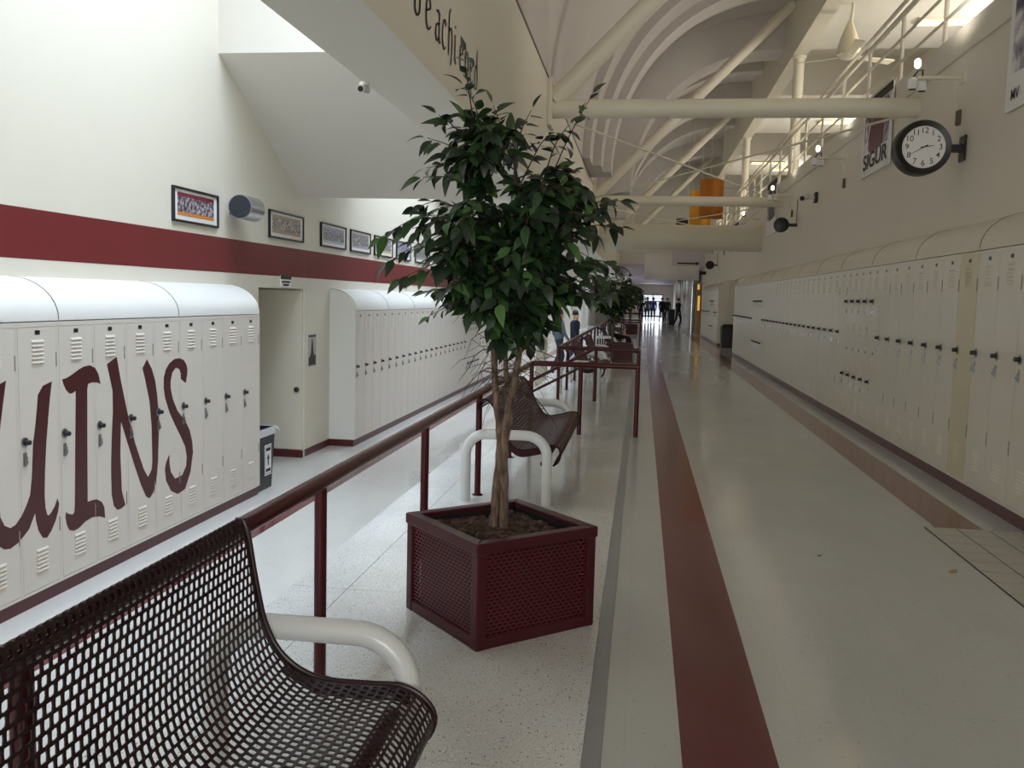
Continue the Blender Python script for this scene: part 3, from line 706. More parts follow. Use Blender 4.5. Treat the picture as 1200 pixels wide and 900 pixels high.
planter((-.45, 40.4, 0), 0, 'small far maroon planter box')
def mulch(loc, rz, label, n, seed):
    r = random.Random(seed); b = MB(); g = PS / 2 - .06; N = 26
    vs = []; 
    for i in range(N + 1):
        for j in range(N + 1):
            x, y_ = -g + 2 * g * i / N, -g + 2 * g * j / N
            vs.append((x, y_, .392 + .02 * math.sin(9 * x + 2) * math.cos(8 * y_) + r.uniform(-.01, .01) + .025 * math.exp(-((x * x + y_ * y_) / .02))))
    b.add(vs, [(i * (N + 1) + j, (i + 1) * (N + 1) + j, (i + 1) * (N + 1) + j + 1, i * (N + 1) + j + 1) for i in range(N) for j in range(N)])
    b.add([(-g, -g, .2), (g, -g, .2), (g, g, .2), (-g, g, .2)], [(0, 1, 2, 3)])
    for i in range(n):
        x, y_ = r.uniform(-g + .02, g - .02), r.uniform(-g + .02, g - .02)
        if x * x + y_ * y_ < .002: continue
        l, w_, th = r.uniform(.014, .040), r.uniform(.008, .019), r.uniform(.004, .010)
        Mx = Matrix.Translation((x, y_, .408 + r.uniform(-.008, .014))) @ Matrix.Rotation(r.uniform(0, 6.3), 4, 'Z') @ Matrix.Rotation(r.uniform(-.5, .5), 4, 'X') @ Matrix.Rotation(r.uniform(-.4, .4), 4, 'Y')
        pts = [(-l, -w_ * .6, -th), (l * .8, -w_, -th), (l, w_ * .7, -th), (-l * .7, w_, -th), (-l * .8, -w_ * .5, th), (l * .7, -w_ * .8, th), (l * .8, w_ * .5, th), (-l * .6, w_ * .8, th)]
        b.cur = i % 3
        b.add([tuple(Mx @ Vector(p)) for p in pts], [(3, 2, 1, 0), (4, 5, 6, 7), (0, 1, 5, 4), (1, 2, 6, 5), (2, 3, 7, 6), (3, 0, 4, 7)])
    o = b.build('bark_mulch', ['soil', 'soil2', 'soil3'], None, loc); o.rotation_euler.z = rz
    return tag(o, label, 'mulch', kind='stuff')
M['soil2'] = paint('dark bark chip', (52, 38, 31), .85, var=.3, scale=50)
M['soil3'] = paint('pale bark chip', (92, 68, 54), .85, var=.3, scale=50)
mulch(PC, PRZ, 'dark brown bark mulch filling the large planter', 700, 3)
mulch((-.49, 21.95, 0), 0, 'bark mulch in the second planter', 60, 4)

# ------------------------------------------------------------------ trees
def leafmat(name, rgb, rgb2):
    q = NT(name); b = q.b; tc = q.n('ShaderNodeTexCoord')
    oi = q.n('ShaderNodeObjectInfo'); nz = q.n('ShaderNodeTexNoise', Scale=9.0); q.l(tc.outputs['Object'], nz.inputs['Vector'])
    ad = q.n('ShaderNodeMath', operation='ADD'); q.l(oi.outputs['Random'], ad.inputs[0]); q.l(nz.outputs['Fac'], ad.inputs[1])
    ml = q.n('ShaderNodeMath', operation='MULTIPLY'); ml.inputs[1].default_value = .5; q.l(ad.outputs[0], ml.inputs[0])
    mx = q.n('ShaderNodeMix', data_type='RGBA'); mx.inputs[6].default_value = lin(rgb) + (1,); mx.inputs[7].default_value = lin(rgb2) + (1,)
    q.l(ml.outputs[0], mx.inputs[0]); q.l(mx.outputs[2], b.inputs['Base Color']); b.inputs['Roughness'].default_value = .42
    return q.m
M['leafA'] = leafmat('dark ficus leaf', (20, 35, 22), (32, 54, 30)); M['leafB'] = leafmat('mid ficus leaf', (34, 57, 32), (52, 82, 42)); M['leafC'] = leafmat('bright ficus leaf', (58, 92, 44), (80, 116, 56))
def barkmat():
    q = NT('ficus bark'); b = q.b; tc = q.n('ShaderNodeTexCoord'); mp = q.n('ShaderNodeMapping'); mp.inputs['Scale'].default_value = (1, 1, .25)
    n = q.n('ShaderNodeTexNoise', Scale=60.0, Detail=5.0); q.l(tc.outputs['Object'], mp.inputs[0]); q.l(mp.outputs[0], n.inputs['Vector'])
    r = q.n('ShaderNodeValToRGB'); r.color_ramp.elements[0].color = lin((62, 48, 40)) + (1,); r.color_ramp.elements[1].color = lin((136, 116, 98)) + (1,)
    r.color_ramp.elements[0].position = .32; r.color_ramp.elements[1].position = .72
    q.l(n.outputs['Fac'], r.inputs[0]); q.l(r.outputs[0], b.inputs['Base Color']); b.inputs['Roughness'].default_value = .8
    bp = q.n('ShaderNodeBump', Strength=.6, Distance=.01); q.l(n.outputs['Fac'], bp.inputs['Height']); q.l(bp.outputs['Normal'], b.inputs['Normal'])
    return q.m
M['bark'] = barkmat(); M['twig'] = paint('brown twig', (70, 56, 44), .8, var=.2, scale=30)
def leaf_geo(L, Wd, bend, fold, seg=5):
    vs = []; fs = []
    for i in range(seg + 1):
        t = i / seg
        w = Wd * (math.sin(PI * t ** .8) ** .9 if 0 < t < 1 else 0) * (1 - .25 * t)
        x = L * t; z = -bend * L * t * t
        vs += [(x, -w, z + fold * w), (x, 0, z), (x, w, z + fold * w)]
    for i in range(seg):
        a = i * 3; fs += [(a, a + 1, a + 4, a + 3), (a + 1, a + 2, a + 5, a + 4)]
    return vs, fs
LV = [leaf_geo(.090, .0245, .2, .22), leaf_geo(.080, .023, .4, .12), leaf_geo(.072, .021, .05, .3), leaf_geo(.096, .025, .5, .18)]
LEAFM = [[MB().add(*g).mesh('leaf', mm, True) for mm in ('leafA', 'leafB', 'leafC')] for g in LV]
def basis(dirv, upv):
    x = dirv.normalized(); y = upv.cross(x)
    if y.length < 1e-4: y = x.orthogonal()
    y.normalize(); z = x.cross(y); return Matrix((x, y, z)).transposed().to_4x4()
def ficus(base, label, seed, sprigs_fixed, n_rand, crown, stems, camside=True, parts=300, scale=1, cat='tree', clusters=None):
    r = random.Random(seed); t = thing('ficus_tree', label, cat, base)
    leaves = []; twigs = MB()
    skel = []; lowp = []
    for si, (pts, r0, r1) in enumerate(stems):
        p = smooth_path(pts, 8); k = len(p)
        rad = [(r0 + (r1 - r0) * i / (k - 1)) * (1 + .10 * math.sin(i * 1.9 + si)) for i in range(k)]
        MB().tube(p, rad, 10).build('trunk', 'bark', t, smooth=True)
        lowp += [Vector(q) for q in p if .62 < q[2] < 1.15]
        skel += [Vector(q) for q in p if q[2] > crown[2] - crown[5] * .8]
    def sprig(a, b, n, sag=.0, size=1., bare=.25, shade=None):
        a, b = Vector(a), Vector(b); mid = a.lerp(b, .55) + Vector((r.uniform(-.02, .02), r.uniform(-.02, .02), sag + r.uniform(0, .03)))
        p = smooth_path([tuple(a), tuple(mid), tuple(b)], 6); k = len(p)
        twigs.tube(p, .0042, 5, r1=.0014)
        for i in range(n):
            s = bare + (1 - bare) * (i + 1) / n; q = Vector(p[min(k - 1, int(s * (k - 1)))])
            d = (Vector(p[min(k - 1, int(s * (k - 1)) + 1)]) - Vector(p[max(0, int(s * (k - 1)) - 1)])).normalized()
            side = d.cross(Vector((0, 0, 1))); side = side.normalized() if side.length > .05 else Vector((1, 0, 0))
            sg = 1 if i % 2 else -1
            if i == n - 1: ld = d + Vector((0, 0, -.15))
            else: ld = d * r.uniform(.3, .7) + side * sg * r.uniform(.6, 1.1) + Vector((r.uniform(-.2, .2), r.uniform(-.2, .2), r.uniform(-.6, .12)))
            ld.normalize(); stalk = q + ld * .012
            up = Vector((r.uniform(-.6, .6), r.uniform(-.6, .6), 1)) - Vector((0, .9, 0)) * r.random()
            mt = basis(ld, up); sc = size * r.uniform(.8, 1.15) * scale
            c = shade if shade is not None else (0 if r.random() < .60 else (1 if r.random() < .75 else 2))
            leaves.append((Matrix.Translation(stalk) @ mt @ Matrix.Scale(sc, 4), r.randrange(4), c))
    for a, b, n, sag in sprigs_fixed: sprig(a, b, n, sag, shade=None)
    for cx, cy, cz, rx, ry, rz, nn in (clusters or [tuple(crown) + (n_rand,)]):
      for i in range(nn):
          while True:
              v = Vector((r.uniform(-1, 1), r.uniform(-1, 1), r.uniform(-1, 1)))
              if .25 < v.length < 1: break
          if v.z < 0: v.x *= 1 + .42 * v.z; v.y *= 1 + .42 * v.z
          e = Vector((cx + v.x * rx, cy + v.y * ry, cz + v.z * rz))
          st = min(skel, key=lambda q: (q - e).length + (.25 if q.z > e.z + .12 else 0) + r.uniform(0, .2))
          d = e - st
          a = st + d * max(0, 1 - .34 / max(.34, d.length))
          if (a - st).length > .03: twigs.tube([tuple(st), tuple(a)], .006, 5, r1=.004)
          sprig(a, e, r.randint(7, 10), r.uniform(-.03, .05))
    # bare hanging twigs below the crown
    if parts:
        for i in range(40):
            st = r.choice(lowp); an = r.uniform(0, 2 * PI); l = r.uniform(.12, .30)
            p = [tuple(st)]; d = Vector((math.cos(an), math.sin(an), r.uniform(-.3, .3)))
            q = Vector(st)
            for k in range(5): q = q + d * l / 5; d = (d + Vector((r.uniform(-.55, .55), r.uniform(-.55, .55), -.3))).normalized(); p.append(tuple(q))
            twigs.tube(p, .0028, 4, r1=.0009)
            for k in (2, 3):
                d2 = Vector((r.uniform(-1, 1), r.uniform(-1, 1), r.uniform(-.8, .2))).normalized(); q0 = Vector(p[k]); twigs.tube([tuple(q0), tuple(q0 + d2 * .07), tuple(q0 + d2 * .12 + Vector((0, 0, -.03)))], .0016, 4, r1=.0007)
    twigs.build('twigs', 'twig', t)
    leaves.sort(key=lambda q: q[0].translation.y)
    far = MB()
    for i, (mt, g, c) in enumerate(leaves):
        if i < parts:
            o = bpy.data.objects.new('leaf', LEAFM[g][c]); COL.objects.link(o); o.parent = t; o.matrix_basis = mt
        else:
            far.cur = c; vs, fs = LV[g]; far.add([tuple(mt @ Vector(v)) for v in vs], fs)
    if far.v:
        o = far.build('foliage', ['leafA', 'leafB', 'leafC'], t, smooth=True); o['kind'] = 'stuff'
    return t
B = (PC[0], PC[1], .375)
# stems in local coordinates (z from the mulch)
stems = [([(-.035, .0, -.06), (-.02, .0, .2), (-.01, .01, .45), (-.04, .02, .70), (-.055, .0, 1.05), (-.06, .02, 1.35), (-.10, .03, 1.65), (-.15, .02, 1.80)], .024, .005),
         ([(.02, -.02, -.06), (.02, -.025, .2), (.015, -.015, .5), (.05, -.01, .72), (.085, .01, .98), (.10, .03, 1.25), (.13, .02, 1.5), (.17, .04, 1.68)], .022, .006),
         ([(-.01, .03, -.06), (-.03, .03, .25), (.03, .03, .55), (.0, .05, .8), (.0, .08, 1.15), (.04, .10, 1.5), (.0, .12, 1.75)], .017, .006)]
sp = [((-.1, 0, 1.62), (-.31, -.06, 1.90), 9, .02), ((-.08, 0, 1.62), (-.24, -.12, 1.84), 8, .02), ((-.02, 0, 1.6), (-.06, -.1, 1.93), 9, .02), ((-.1, 0, 1.55), (-.36, -.12, 1.62), 9, .03), ((.05, 0, 1.6), (.18, -.1, 1.80), 8, .03), ((-.05, 0, 1.55), (-.15, -.2, 1.72), 9, .03), ((-.14, .0, 1.75), (-.21, -.02, 2.17), 11, .02), ((-.12, .0, 1.7), (-.20, -.05, 2.02), 9, .02), ((-.1, 0, 1.65), (-.36, -.06, 1.80), 9, .02), ((-.1, 0, 1.6), (-.38, .02, 1.68), 8, .03),
      ((.12, .02, 1.45), (.36, -.05, 1.98), 12, .03), ((.15, .03, 1.62), (.26, -.02, 1.86), 8, .02), ((.02, 0, 1.6), (.10, -.05, 1.92), 8, .02),
      ((.2, 0, 1.38), (.50, -.10, 1.53), 10, .05), ((.18, 0, 1.3), (.50, -.10, 1.42), 9, .05), ((.2, 0, 1.2), (.49, .0, 1.26), 9, .04), ((.15, 0, 1.1), (.46, -.06, 1.15), 9, .05),
      ((-.1, 0, 1.3), (-.55, -.10, 1.36), 11, .09), ((-.1, 0, 1.22), (-.50, -.15, 1.25), 10, .08), ((-.08, 0, 1.15), (-.42, -.2, 1.18), 10, .08), ((-.1, 0, 1.4), (-.40, -.05, 1.50), 9, .05), ((-.05, 0, 1.05), (-.30, -.18, 1.02), 9, .04)]
ficus(B, 'large leafy ficus tree with three twisted stems in the near planter', 11, sp, 0, (.02, .0, 1.28, .43, .42, .50), stems, clusters=[(-.14, 0, 1.76, .18, .22, .19, 44), (.20, 0, 1.47, .26, .30, .22, 66), (-.19, 0, 1.37, .27, .30, .18, 54), (.04, 0, 1.13, .27, .30, .25, 84), (.30, 0, 1.20, .18, .25, .15, 24), (-.20, 0, 1.16, .20, .25, .14, 26)])
st2 = [([(0, 0, 0), (.02, 0, .5), (-.02, 0, 1.0), (.05, 0, 1.5)], .028, .01), ([(.02, .03, 0), (.0, .02, .6), (.12, 0, 1.1), (.2, 0, 1.5)], .024, .01)]
ficus((-.68, 21.95, .36), 'smaller ficus tree beyond the stair opening', 5, [], 170, (.02, 0, 1.22, .72, .6, .62), st2, parts=0, scale=1.35)
ficus((-.45, 40.4, .36), 'far small ficus tree down the corridor', 6, [], 60, (.05, 0, 1.3, .6, .5, .5), st2, parts=0, scale=1.6)

# ------------------------------------------------------------------ pictures, signs and fittings on the left wall
def framed(y0, y1, z0, z1, pm_, label):
    t = thing('framed_photo', label, 'picture', (XW, (y0 + y1) / 2, z0))
    hw, h = (y1 - y0) / 2, z1 - z0; fr = .022; b = MB()
    b.box(0, .028, -hw, hw, 0, fr); b.box(0, .028, -hw, hw, h - fr, h); b.box(0, .028, -hw, -hw + fr, fr, h - fr); b.box(0, .028, hw - fr, hw, fr, h - fr)
    b.build('frame', 'dark', t)
    MB().box(.002, .012, -hw + fr, hw - fr, fr, h - fr).build('mat_board', 'whitep', t)
    MB().box(.012, .014, -hw + .09, hw - .09, .065, h - .048).build('print', pm_, t)
pics = [(7.99, 8.90, ((120, 40, 52), (70, 50, 90), (206, 130, 60)), 'black framed team photo with red seats and orange floor beside the silver drum'),
        (10.20, 11.28, ((150, 130, 116), (110, 90, 78), (176, 140, 112)), 'black framed sepia team photo above the alcove'),
        (11.93, 12.98, ((150, 152, 170), (100, 104, 134), (180, 182, 196)), 'black framed blue-grey team photo next after the ceiling corner'),
        (13.20, 14.20, ((140, 128, 140), (96, 84, 104), (170, 160, 176)), 'black framed mauve team photo, second past the ceiling corner'),
        (14.43, 15.50, ((120, 124, 150), (92, 92, 120), (214, 190, 130)), 'black framed team photo with a yellow line, third past the ceiling corner'),
        (15.78, 16.76, ((130, 140, 190), (96, 104, 150), (170, 176, 206)), 'black framed blue team photo half hidden by leaves'),
        (17.13, 18.30, ((150, 150, 152), (108, 108, 112), (170, 170, 172)), 'black framed grey team photo behind the ficus')]
for i, (a, b_, (c1, c2, c3), lab) in enumerate(pics): framed(a, b_, 2.115, 2.445, crowd('team photo print', c1, c2, c3, 30, i * 1.7), lab)
t = thing('drum_speaker', 'silver drum speaker with dark grille bracketed to the wall between framed photos', 'speaker', (XW, 9.25, 2.355))
MB().lathe([(.120, -.20), (.128, -.20), (.128, .14), (.118, .15)], (.185, 0, 0), 28, 'y').build('drum', 'silver', t, smooth=True)
MB().lathe([(.119, -.207), (.119, -.198)], (.185, 0, 0), 28, 'y').build('grille', 'grille', t)
MB().box(0, .07, -.06, .06, -.07, .07).build('bracket', 'dark', t, bevel=.004)
t = thing('wall_sign', 'small white notice with dark header under the maroon band above the alcove', 'sign', (XW, 10.72, 1.536))
MB().box(0, .01, -.17, .17, 0, .142).build('panel', 'whitep', t); MB().box(.01, .012, -.17, .17, .098, .142).build('header', paint('dark green print', (40, 56, 48), .5), t)
for z, w_ in ((.066, .13), (.03, .09)): MB().box(.01, .012, -w_, w_, z - .012, z + .012).build('text_line', 'text', t)
t = thing('wall_poster', 'narrow grey poster of a dark tower beside the alcove', 'poster', (XW, 11.65, .485))
MB().box(0, .003, -.15, .15, 0, .44).build('sheet', paint('grey poster', (176, 174, 172), .5, var=.1, scale=8), t)
MB().prism([(-.13, .02), (.13, .02), (.13, .16), (.07, .15), (.05, .20), (.02, .35), (0, .40), (-.02, .35), (-.05, .20), (-.07, .15), (-.13, .12)], lambda u, v: (.003, u, v), lambda u, v: (.004, u, v)).build('tower_print', 'text', t)
MB().box(.003, .004, -.13, .13, .40, .425).build('text_line', 'text', t)
# small camera on the edge of the fascia soffit
t = thing('security_camera', 'tiny white security camera at the soffit edge under the rooflight', 'camera', (-1.60, 5.06, 2.67))
MB().lathe([(.03, 0), (.03, -.02)], (0, 0, 0), 12).build('mount', 'whitep', t); MB().tube([(0, .04, -.035), (0, -.07, -.05)], .022, 12).build('housing', 'whitep', t, smooth=True); MB().tube([(0, -.07, -.05), (0, -.075, -.051)], .016, 12).build('lens', 'black', t)
# bin in the corner
t = thing('waste_bin', 'tall charcoal bin with white liner between the locker bank and the alcove', 'bin', (-4.205, 9.33, ZL))
def frust(b, w0, d0, w1, d1, z0, z1): b.add([(-w0, -d0, z0), (w0, -d0, z0), (w0, d0, z0), (-w0, d0, z0), (-w1, -d1, z1), (w1, -d1, z1), (w1, d1, z1), (-w1, d1, z1)], [(3, 2, 1, 0), (0, 1, 5, 4), (1, 2, 6, 5), (2, 3, 7, 6), (3, 0, 4, 7)]); return b
o = frust(MB(), .16, .185, .19, .22, 0, .68).build('bin_body', 'bin', t, bevel=.008); o = frust(MB(), .15, .17, .18, .21, .02, .67).build('bin_inside', 'black', t)
o = frust(MB(), .188, .218, .194, .225, .60, .69).build('bin_liner', 'bag', t)
MB().tube([(.17, .21, .68), (.20, .25, .665), (.215, .28, .62)], .014, 8, r1=.006).build('liner_knot', 'bag', t, smooth=True)
lb = MB().box(.181, .184, -.055, .13, .16, .50).build('label', 'whitep', t)
b = MB()
for (a, c, z0, z1) in ((-.04, .115, .175, .18), (-.04, .115, .48, .485), (-.045, -.04, .175, .485), (.115, .12, .175, .485), (-.02, .095, .43, .465), (-.02, .095, .20, .235)): b.box(.184, .186, a, c, z0, z1)
b.add([(.186, .02, .27), (.186, .05, .27), (.186, .05, .34), (.186, .075, .34), (.186, .035, .40), (.186, -.005, .34), (.186, .02, .34)], [(0, 1, 2, 3, 4, 5, 6)])
b.build('label_print', 'text', t)

# ------------------------------------------------------------------ blackletter wording on the fascia
def pen(strokes, ox, sc, b, nib=.15, ang=math.radians(38)):
    nx, nz = math.cos(ang) * nib / 2, math.sin(ang) * nib / 2
    for s in strokes:
        s = smooth_path(s, 5) if len(s) > 2 else s
        for (x0, z0), (x1, z1) in zip(s, s[1:]):
            q = [(x0 - nx, z0 - nz), (x0 + nx, z0 + nz), (x1 + nx, z1 + nz), (x1 - nx, z1 - nz)]
            for e_ in (0, .002): pass
            b.add([(XF + .004, ox + u * sc[0], 2.875 + w_ * sc[1]) for u, w_ in q], [(0, 1, 2, 3)])
            b.add([(XF + .004, ox + u * sc[0], 2.875 + w_ * sc[1]) for u, w_ in [(x0 - .035, z0 + .02), (x0 + .035, z0 - .02), (x1 + .035, z1 - .02), (x1 - .035, z1 + .02)]], [(0, 1, 2, 3)])
GL = {'b': [[(.12, 1.55), (.1, 1.0), (.1, .1)], [(.1, .1), (.3, .0), (.5, .2)], [(.1, .85), (.35, 1.0), (.52, .75), (.5, .2)]],
      'e': [[(.12, .5), (.5, .72)], [(.5, .72), (.42, .95), (.2, .9), (.1, .6), (.12, .2), (.3, 0), (.55, .18)]],
      'a': [[(.15, .9), (.35, 1.0), (.5, .9)], [(.5, .95), (.48, .5), (.5, .1), (.62, .02)], [(.48, .6), (.2, .5), (.08, .2), (.25, 0), (.48, .2)]],
      'c': [[(.5, .85), (.35, 1.0), (.14, .75), (.1, .3), (.28, 0), (.52, .15)]],
      'h': [[(.35, 1.65), (.15, 1.4), (.12, .8), (.1, 0)], [(.12, .8), (.35, 1.0), (.5, .8), (.5, .2), (.38, -.25)]],
      'i': [[(.1, .95), (.16, .85), (.16, .15), (.3, 0)], [(.14, 1.3), (.2, 1.22)]],
      'v': [[(.05, 1.2), (.15, .9), (.14, .2), (.3, 0), (.5, .25), (.5, .8), (.38, 1.0)]],
      'd': [[(.5, 1.6), (.42, 1.1), (.5, .7), (.48, .2), (.3, 0), (.1, .2), (.12, .7), (.3, .95), (.45, .8)]]}
for word, oy, stp in (('be', 4.47, .235), ('achieved', 4.93, .165)):
    for i, ch in enumerate(word):
        b = MB(); pen(GL[ch], oy + stp * i, (.24 if word == 'be' else .215, .165), b)
        o = b.build('fascia_letter', 'text'); tag(o, 'black gothic letter %s%s of the word %s on the cream fascia' % ({0: 'first ', 1: 'second '}.get(word[:i].count(ch), 'third ') if word.count(ch) > 1 else '', ch, word), 'lettering')

# ------------------------------------------------------------------ fittings on the right wall
UPW = 36
def wall_spot(y, z, label):
    t = thing('wall_spotlight', label, 'lamp', (XRW, y, z))
    MB().box(-.012, 0, -.05, .05, -.05, .05).build('wall_plate', 'steel', t)
    MB().tube([(-.01, 0, 0), (-.42, 0, 0)], .02, 10).build('arm', 'steel', t, smooth=True)
    for dx, dy in ((-.36, .05), (-.47, -.03)):
        h = MB().lathe([(.036, -.09), (.044, -.075), (.044, .0), (.022, .02)], (dx, dy, -.02), 14).build('lamp_head', 'whitep', t, smooth=True)
        MB().lathe([(.034, -.094), (.034, -.089)], (dx, dy, -.02), 14).build('lens', 'black', h)
    MB().tube([(-.36, .05, .0), (-.36, .05, .09), (-.42, .0, .07), (-.47, -.03, .0)], .008, 6).build('cable', 'dark', t)
    g = MB().lathe([(.014, 0), (.03, .02), (.03, .07), (.012, .09)], (-.42, .02, .10), 14).build('bulb', 'lampw', t, smooth=True)
    l = bpy.data.lights.new('uplight', 'SPOT'); l.energy = UPW; l.color = (1, .93, .80); l.spot_size = math.radians(160); l.spot_blend = 1; l.shadow_soft_size = .06
    lo_ = bpy.data.objects.new('uplight', l); COL.objects.link(lo_); lo_.parent = t; lo_.location = (-.42, .02, .22); lo_.rotation_euler = (PI, 0, 0)
    MB().tube(smooth_path([(-.10, 0, -.02), (-.05, .05, -.2), (-.012, .04, -.34)], 6), .006, 6).build('cable', 'steel', t)
    MB().box(-.03, 0, -.02, .06, -.44, -.30).build('junction_box', 'trim', t, bevel=.004)
wall_spot(4.6, 3.69, 'double wall spotlight with glowing bulb behind the tall near banner'); wall_spot(-.2, 3.69, 'double wall spotlight with glowing bulb at the viewer end of the walkway wall'); wall_spot(29.5, 3.7, 'double wall spotlight with glowing bulb over the niche'); wall_spot(34.5, 3.7, 'double wall spotlight with glowing bulb over the last lockers')
wall_spot(9.40, 3.69, 'double wall spotlight with glowing bulb above the clock'); wall_spot(14.4, 3.70, 'double wall spotlight with glowing bulb beyond the printed banner'); wall_spot(19.2, 3.70, 'double wall spotlight with glowing bulb above the security camera'); wall_spot(24.6, 3.7, 'double wall spotlight with glowing bulb past the duct')
# clock
CY = 9.25; CX = 2.585; CZ = 3.0
t = thing('wall_clock', 'round black double-sided clock showing twenty to three on a wall bracket', 'clock', (CX, CY, CZ))
MB().lathe([(.195, -.085), (.245, -.10), (.255, -.08), (.255, .08), (.245, .10), (.19, .10)], n=40, axis='y').build('case', 'black', t, smooth=True)
MB().lathe([(.196, -.088), (.196, -.082)], n=40, axis='y').build('dial', 'clockface', t)
nb = MB()
for k in range(60):
    a = k * PI / 30; r0, r1, w_ = (.184, .190, .0012) if k % 5 else (.180, .190, .002)
    dx, dz = math.sin(a), math.cos(a)
    nb.add([(dx * r0 - dz * w_, -.0895, dz * r0 + dx * w_), (dx * r0 + dz * w_, -.0895, dz * r0 - dx * w_), (dx * r1 + dz * w_, -.0895, dz * r1 - dx * w_), (dx * r1 - dz * w_, -.0895, dz * r1 + dx * w_)], [(0, 1, 2, 3)])
nb.build('minute_marks', 'text', t)
for k in range(1, 13):
    a = k * PI / 6; o = put('numeral', text_mesh(str(k), .074, 'numeral', 'black'), t, (.152 * math.sin(a), -.0895, .152 * math.cos(a))); o.rotation_euler = (PI / 2, 0, 0)
for nm, ang, ln, wd_ in (('hour_hand', (2 + 40 / 60) * PI / 6, .095, .006), ('minute_hand', 40 * PI / 30, .14, .0045)):
    dx, dz = math.sin(ang), math.cos(ang); px, pz = dz, -dx
    MB().prism([(-.3, -1), (-.3, 1), (1, .35), (1, -.35)], lambda u, v: (dx * u * ln + px * v * wd_, -.090, dz * u * ln + pz * v * wd_), lambda u, v: (dx * u * ln + px * v * wd_, -.093, dz * u * ln + pz * v * wd_)).build(nm, 'black', t)
MB().box(.23, XRW - CX - .01, -.035, .035, -.035, .035).build('bracket_arm', 'black', t, bevel=.005); MB().box(XRW - CX - .02, XRW - CX, -.08, .08, -.12, .12).build('wall_plate', 'black', t, bevel=.005)
def disc(y, z, label, r=.17):
    t = thing('round_speaker', label, 'speaker', (XRW, y, z))
    MB().lathe([(r * .8, -.06), (r, -.05), (r, .05), (r * .8, .06)], (-.30, 0, 0), 24, 'y').build('case', 'black', t, smooth=True)
    MB().box(-.15, 0, -.03, .03, -.03, .03).build('bracket', 'black', t); MB().tube([(-.012, .0, .04), (-.012, 0, .5)], .008, 6).build('cable', 'trim', t)
disc(18.6, 3.05, 'round black speaker on the wall below the security camera', .145); disc(37.5, 3.0, 'small round black speaker far along the right wall', .17)
t = thing('security_camera', 'white bullet security camera on a dark bracket above the round black speaker', 'camera', (XRW, 16.6, 3.36))
MB().box(-.05, 0, -.07, .07, -.09, .09).build('bracket', 'black', t, bevel=.005); MB().tube([(-.05, 0, 0), (-.16, -.02, .0)], .025, 10).build('arm', 'whitep', t, smooth=True)
MB().tube([(-.14, .06, .03), (-.28, -.16, -.03)], .052, 16).build('housing', 'whitep', t, smooth=True); MB().tube([(-.28, -.16, -.03), (-.287, -.17, -.033)], .042, 16).build('lens', 'black', t)
# banners on the right wall
def printmat(name, a, b_, c, sc=3.2, seed=0):
    q = NT(name); bb = q.b; tc = q.n('ShaderNodeTexCoord'); mp = q.n('ShaderNodeMapping'); mp.inputs['Location'].default_value = (seed, seed, seed); q.l(tc.outputs['Object'], mp.inputs[0])
    n = q.n('ShaderNodeTexNoise', Scale=sc, Detail=3.0, Distortion=1.2); q.l(mp.outputs[0], n.inputs['Vector'])
    r = q.n('ShaderNodeValToRGB'); e = r.color_ramp.elements; e[0].position = .42; e[0].color = lin(a) + (1,); e[1].position = .52; e[1].color = lin(b_) + (1,)
    e2 = r.color_ramp.elements.new(.62); e2.color = lin(c) + (1,)
    q.l(n.outputs['Fac'], r.inputs[0]); q.l(r.outputs[0], bb.inputs['Base Color']); bb.inputs['Roughness'].default_value = .5; return q.m
def banner(y0, y1, z0, z1, label, top, words, prt, small, lo=.30, fs=0):
    """y0 < y1; front faces -X, so reading runs towards the viewer"""
    t = thing('printed_banner', label, 'banner', (XRW, (y0 + y1) / 2, z0)); hw, h = (y1 - y0) / 2, z1 - z0
    MB().box(-.03, -.015, -hw, hw, 0, h).build('sheet', 'whitep', t); MB().box(-.045, 0, -hw, hw, h - .03, h).build('hanger_bar', 'steel', t)
    MB().box(-.032, -.03, -hw * .86, hw * .86, h * lo, h * .86).build('photo_print', prt, t)
    # figure in a dark outfit, plain and generic
    MB().prism([(-.20, .28), (.22, .28), (.27, .45), (.20, .62), (.09, .68), (.10, .76), (.03, .83), (-.06, .80), (-.07, .69), (-.18, .64), (-.28, .48)], lambda u, v: (-.033, u * hw * 2, (v - fs) * h), lambda u, v: (-.035, u * hw * 2, (v - fs) * h)).build('figure_print', top, t)
    MB().box(-.034, -.031, -hw, hw, h * .87, h * .97).build('header_print', 'text', t)
    if words:
        o = put('headline', text_mesh(words, 1, 'headline', 'text'), t, (-.036, 0, h * .17)); o.rotation_euler = (PI / 2, 0, -PI / 2); bbx = o.data
        xs = [v.co.x for v in bbx.vertices]; zs = [v.co.y for v in bbx.vertices]; kx = hw * 1.7 / (max(xs) - min(xs)); kz = h * .20 / (max(zs) - min(zs))
        for v in bbx.vertices: v.co.x *= kx; v.co.y *= kz
    if small:
        o = put('small_text', text_mesh(small, h * .06, 'small_text', 'text'), t, (-.036, hw * .68, h * .055)); o.rotation_euler = (PI / 2, 0, -PI / 2)
M['figA'] = paint('navy print', (46, 46, 66), .5, var=.4, scale=6); M['figB'] = paint('maroon print', (92, 34, 46), .5, var=.4, scale=6)
banner(6.95, 8.22, 3.12, 5.2, 'tall printed banner hanging at the near end of the walkway wall', 'figA', None, printmat('banner photo', (70, 70, 84), (150, 148, 160), (222, 220, 224), 2.2, 3), 'MV', .14, .12)
banner(11.83, 13.28, 3.24, 4.28, 'printed banner reading SIGUR hanging beside the wall clock', 'figB', 'SIGUR', printmat('banner photo', (64, 58, 74), (140, 130, 140), (215, 212, 216), 3.4, 8), 'A')
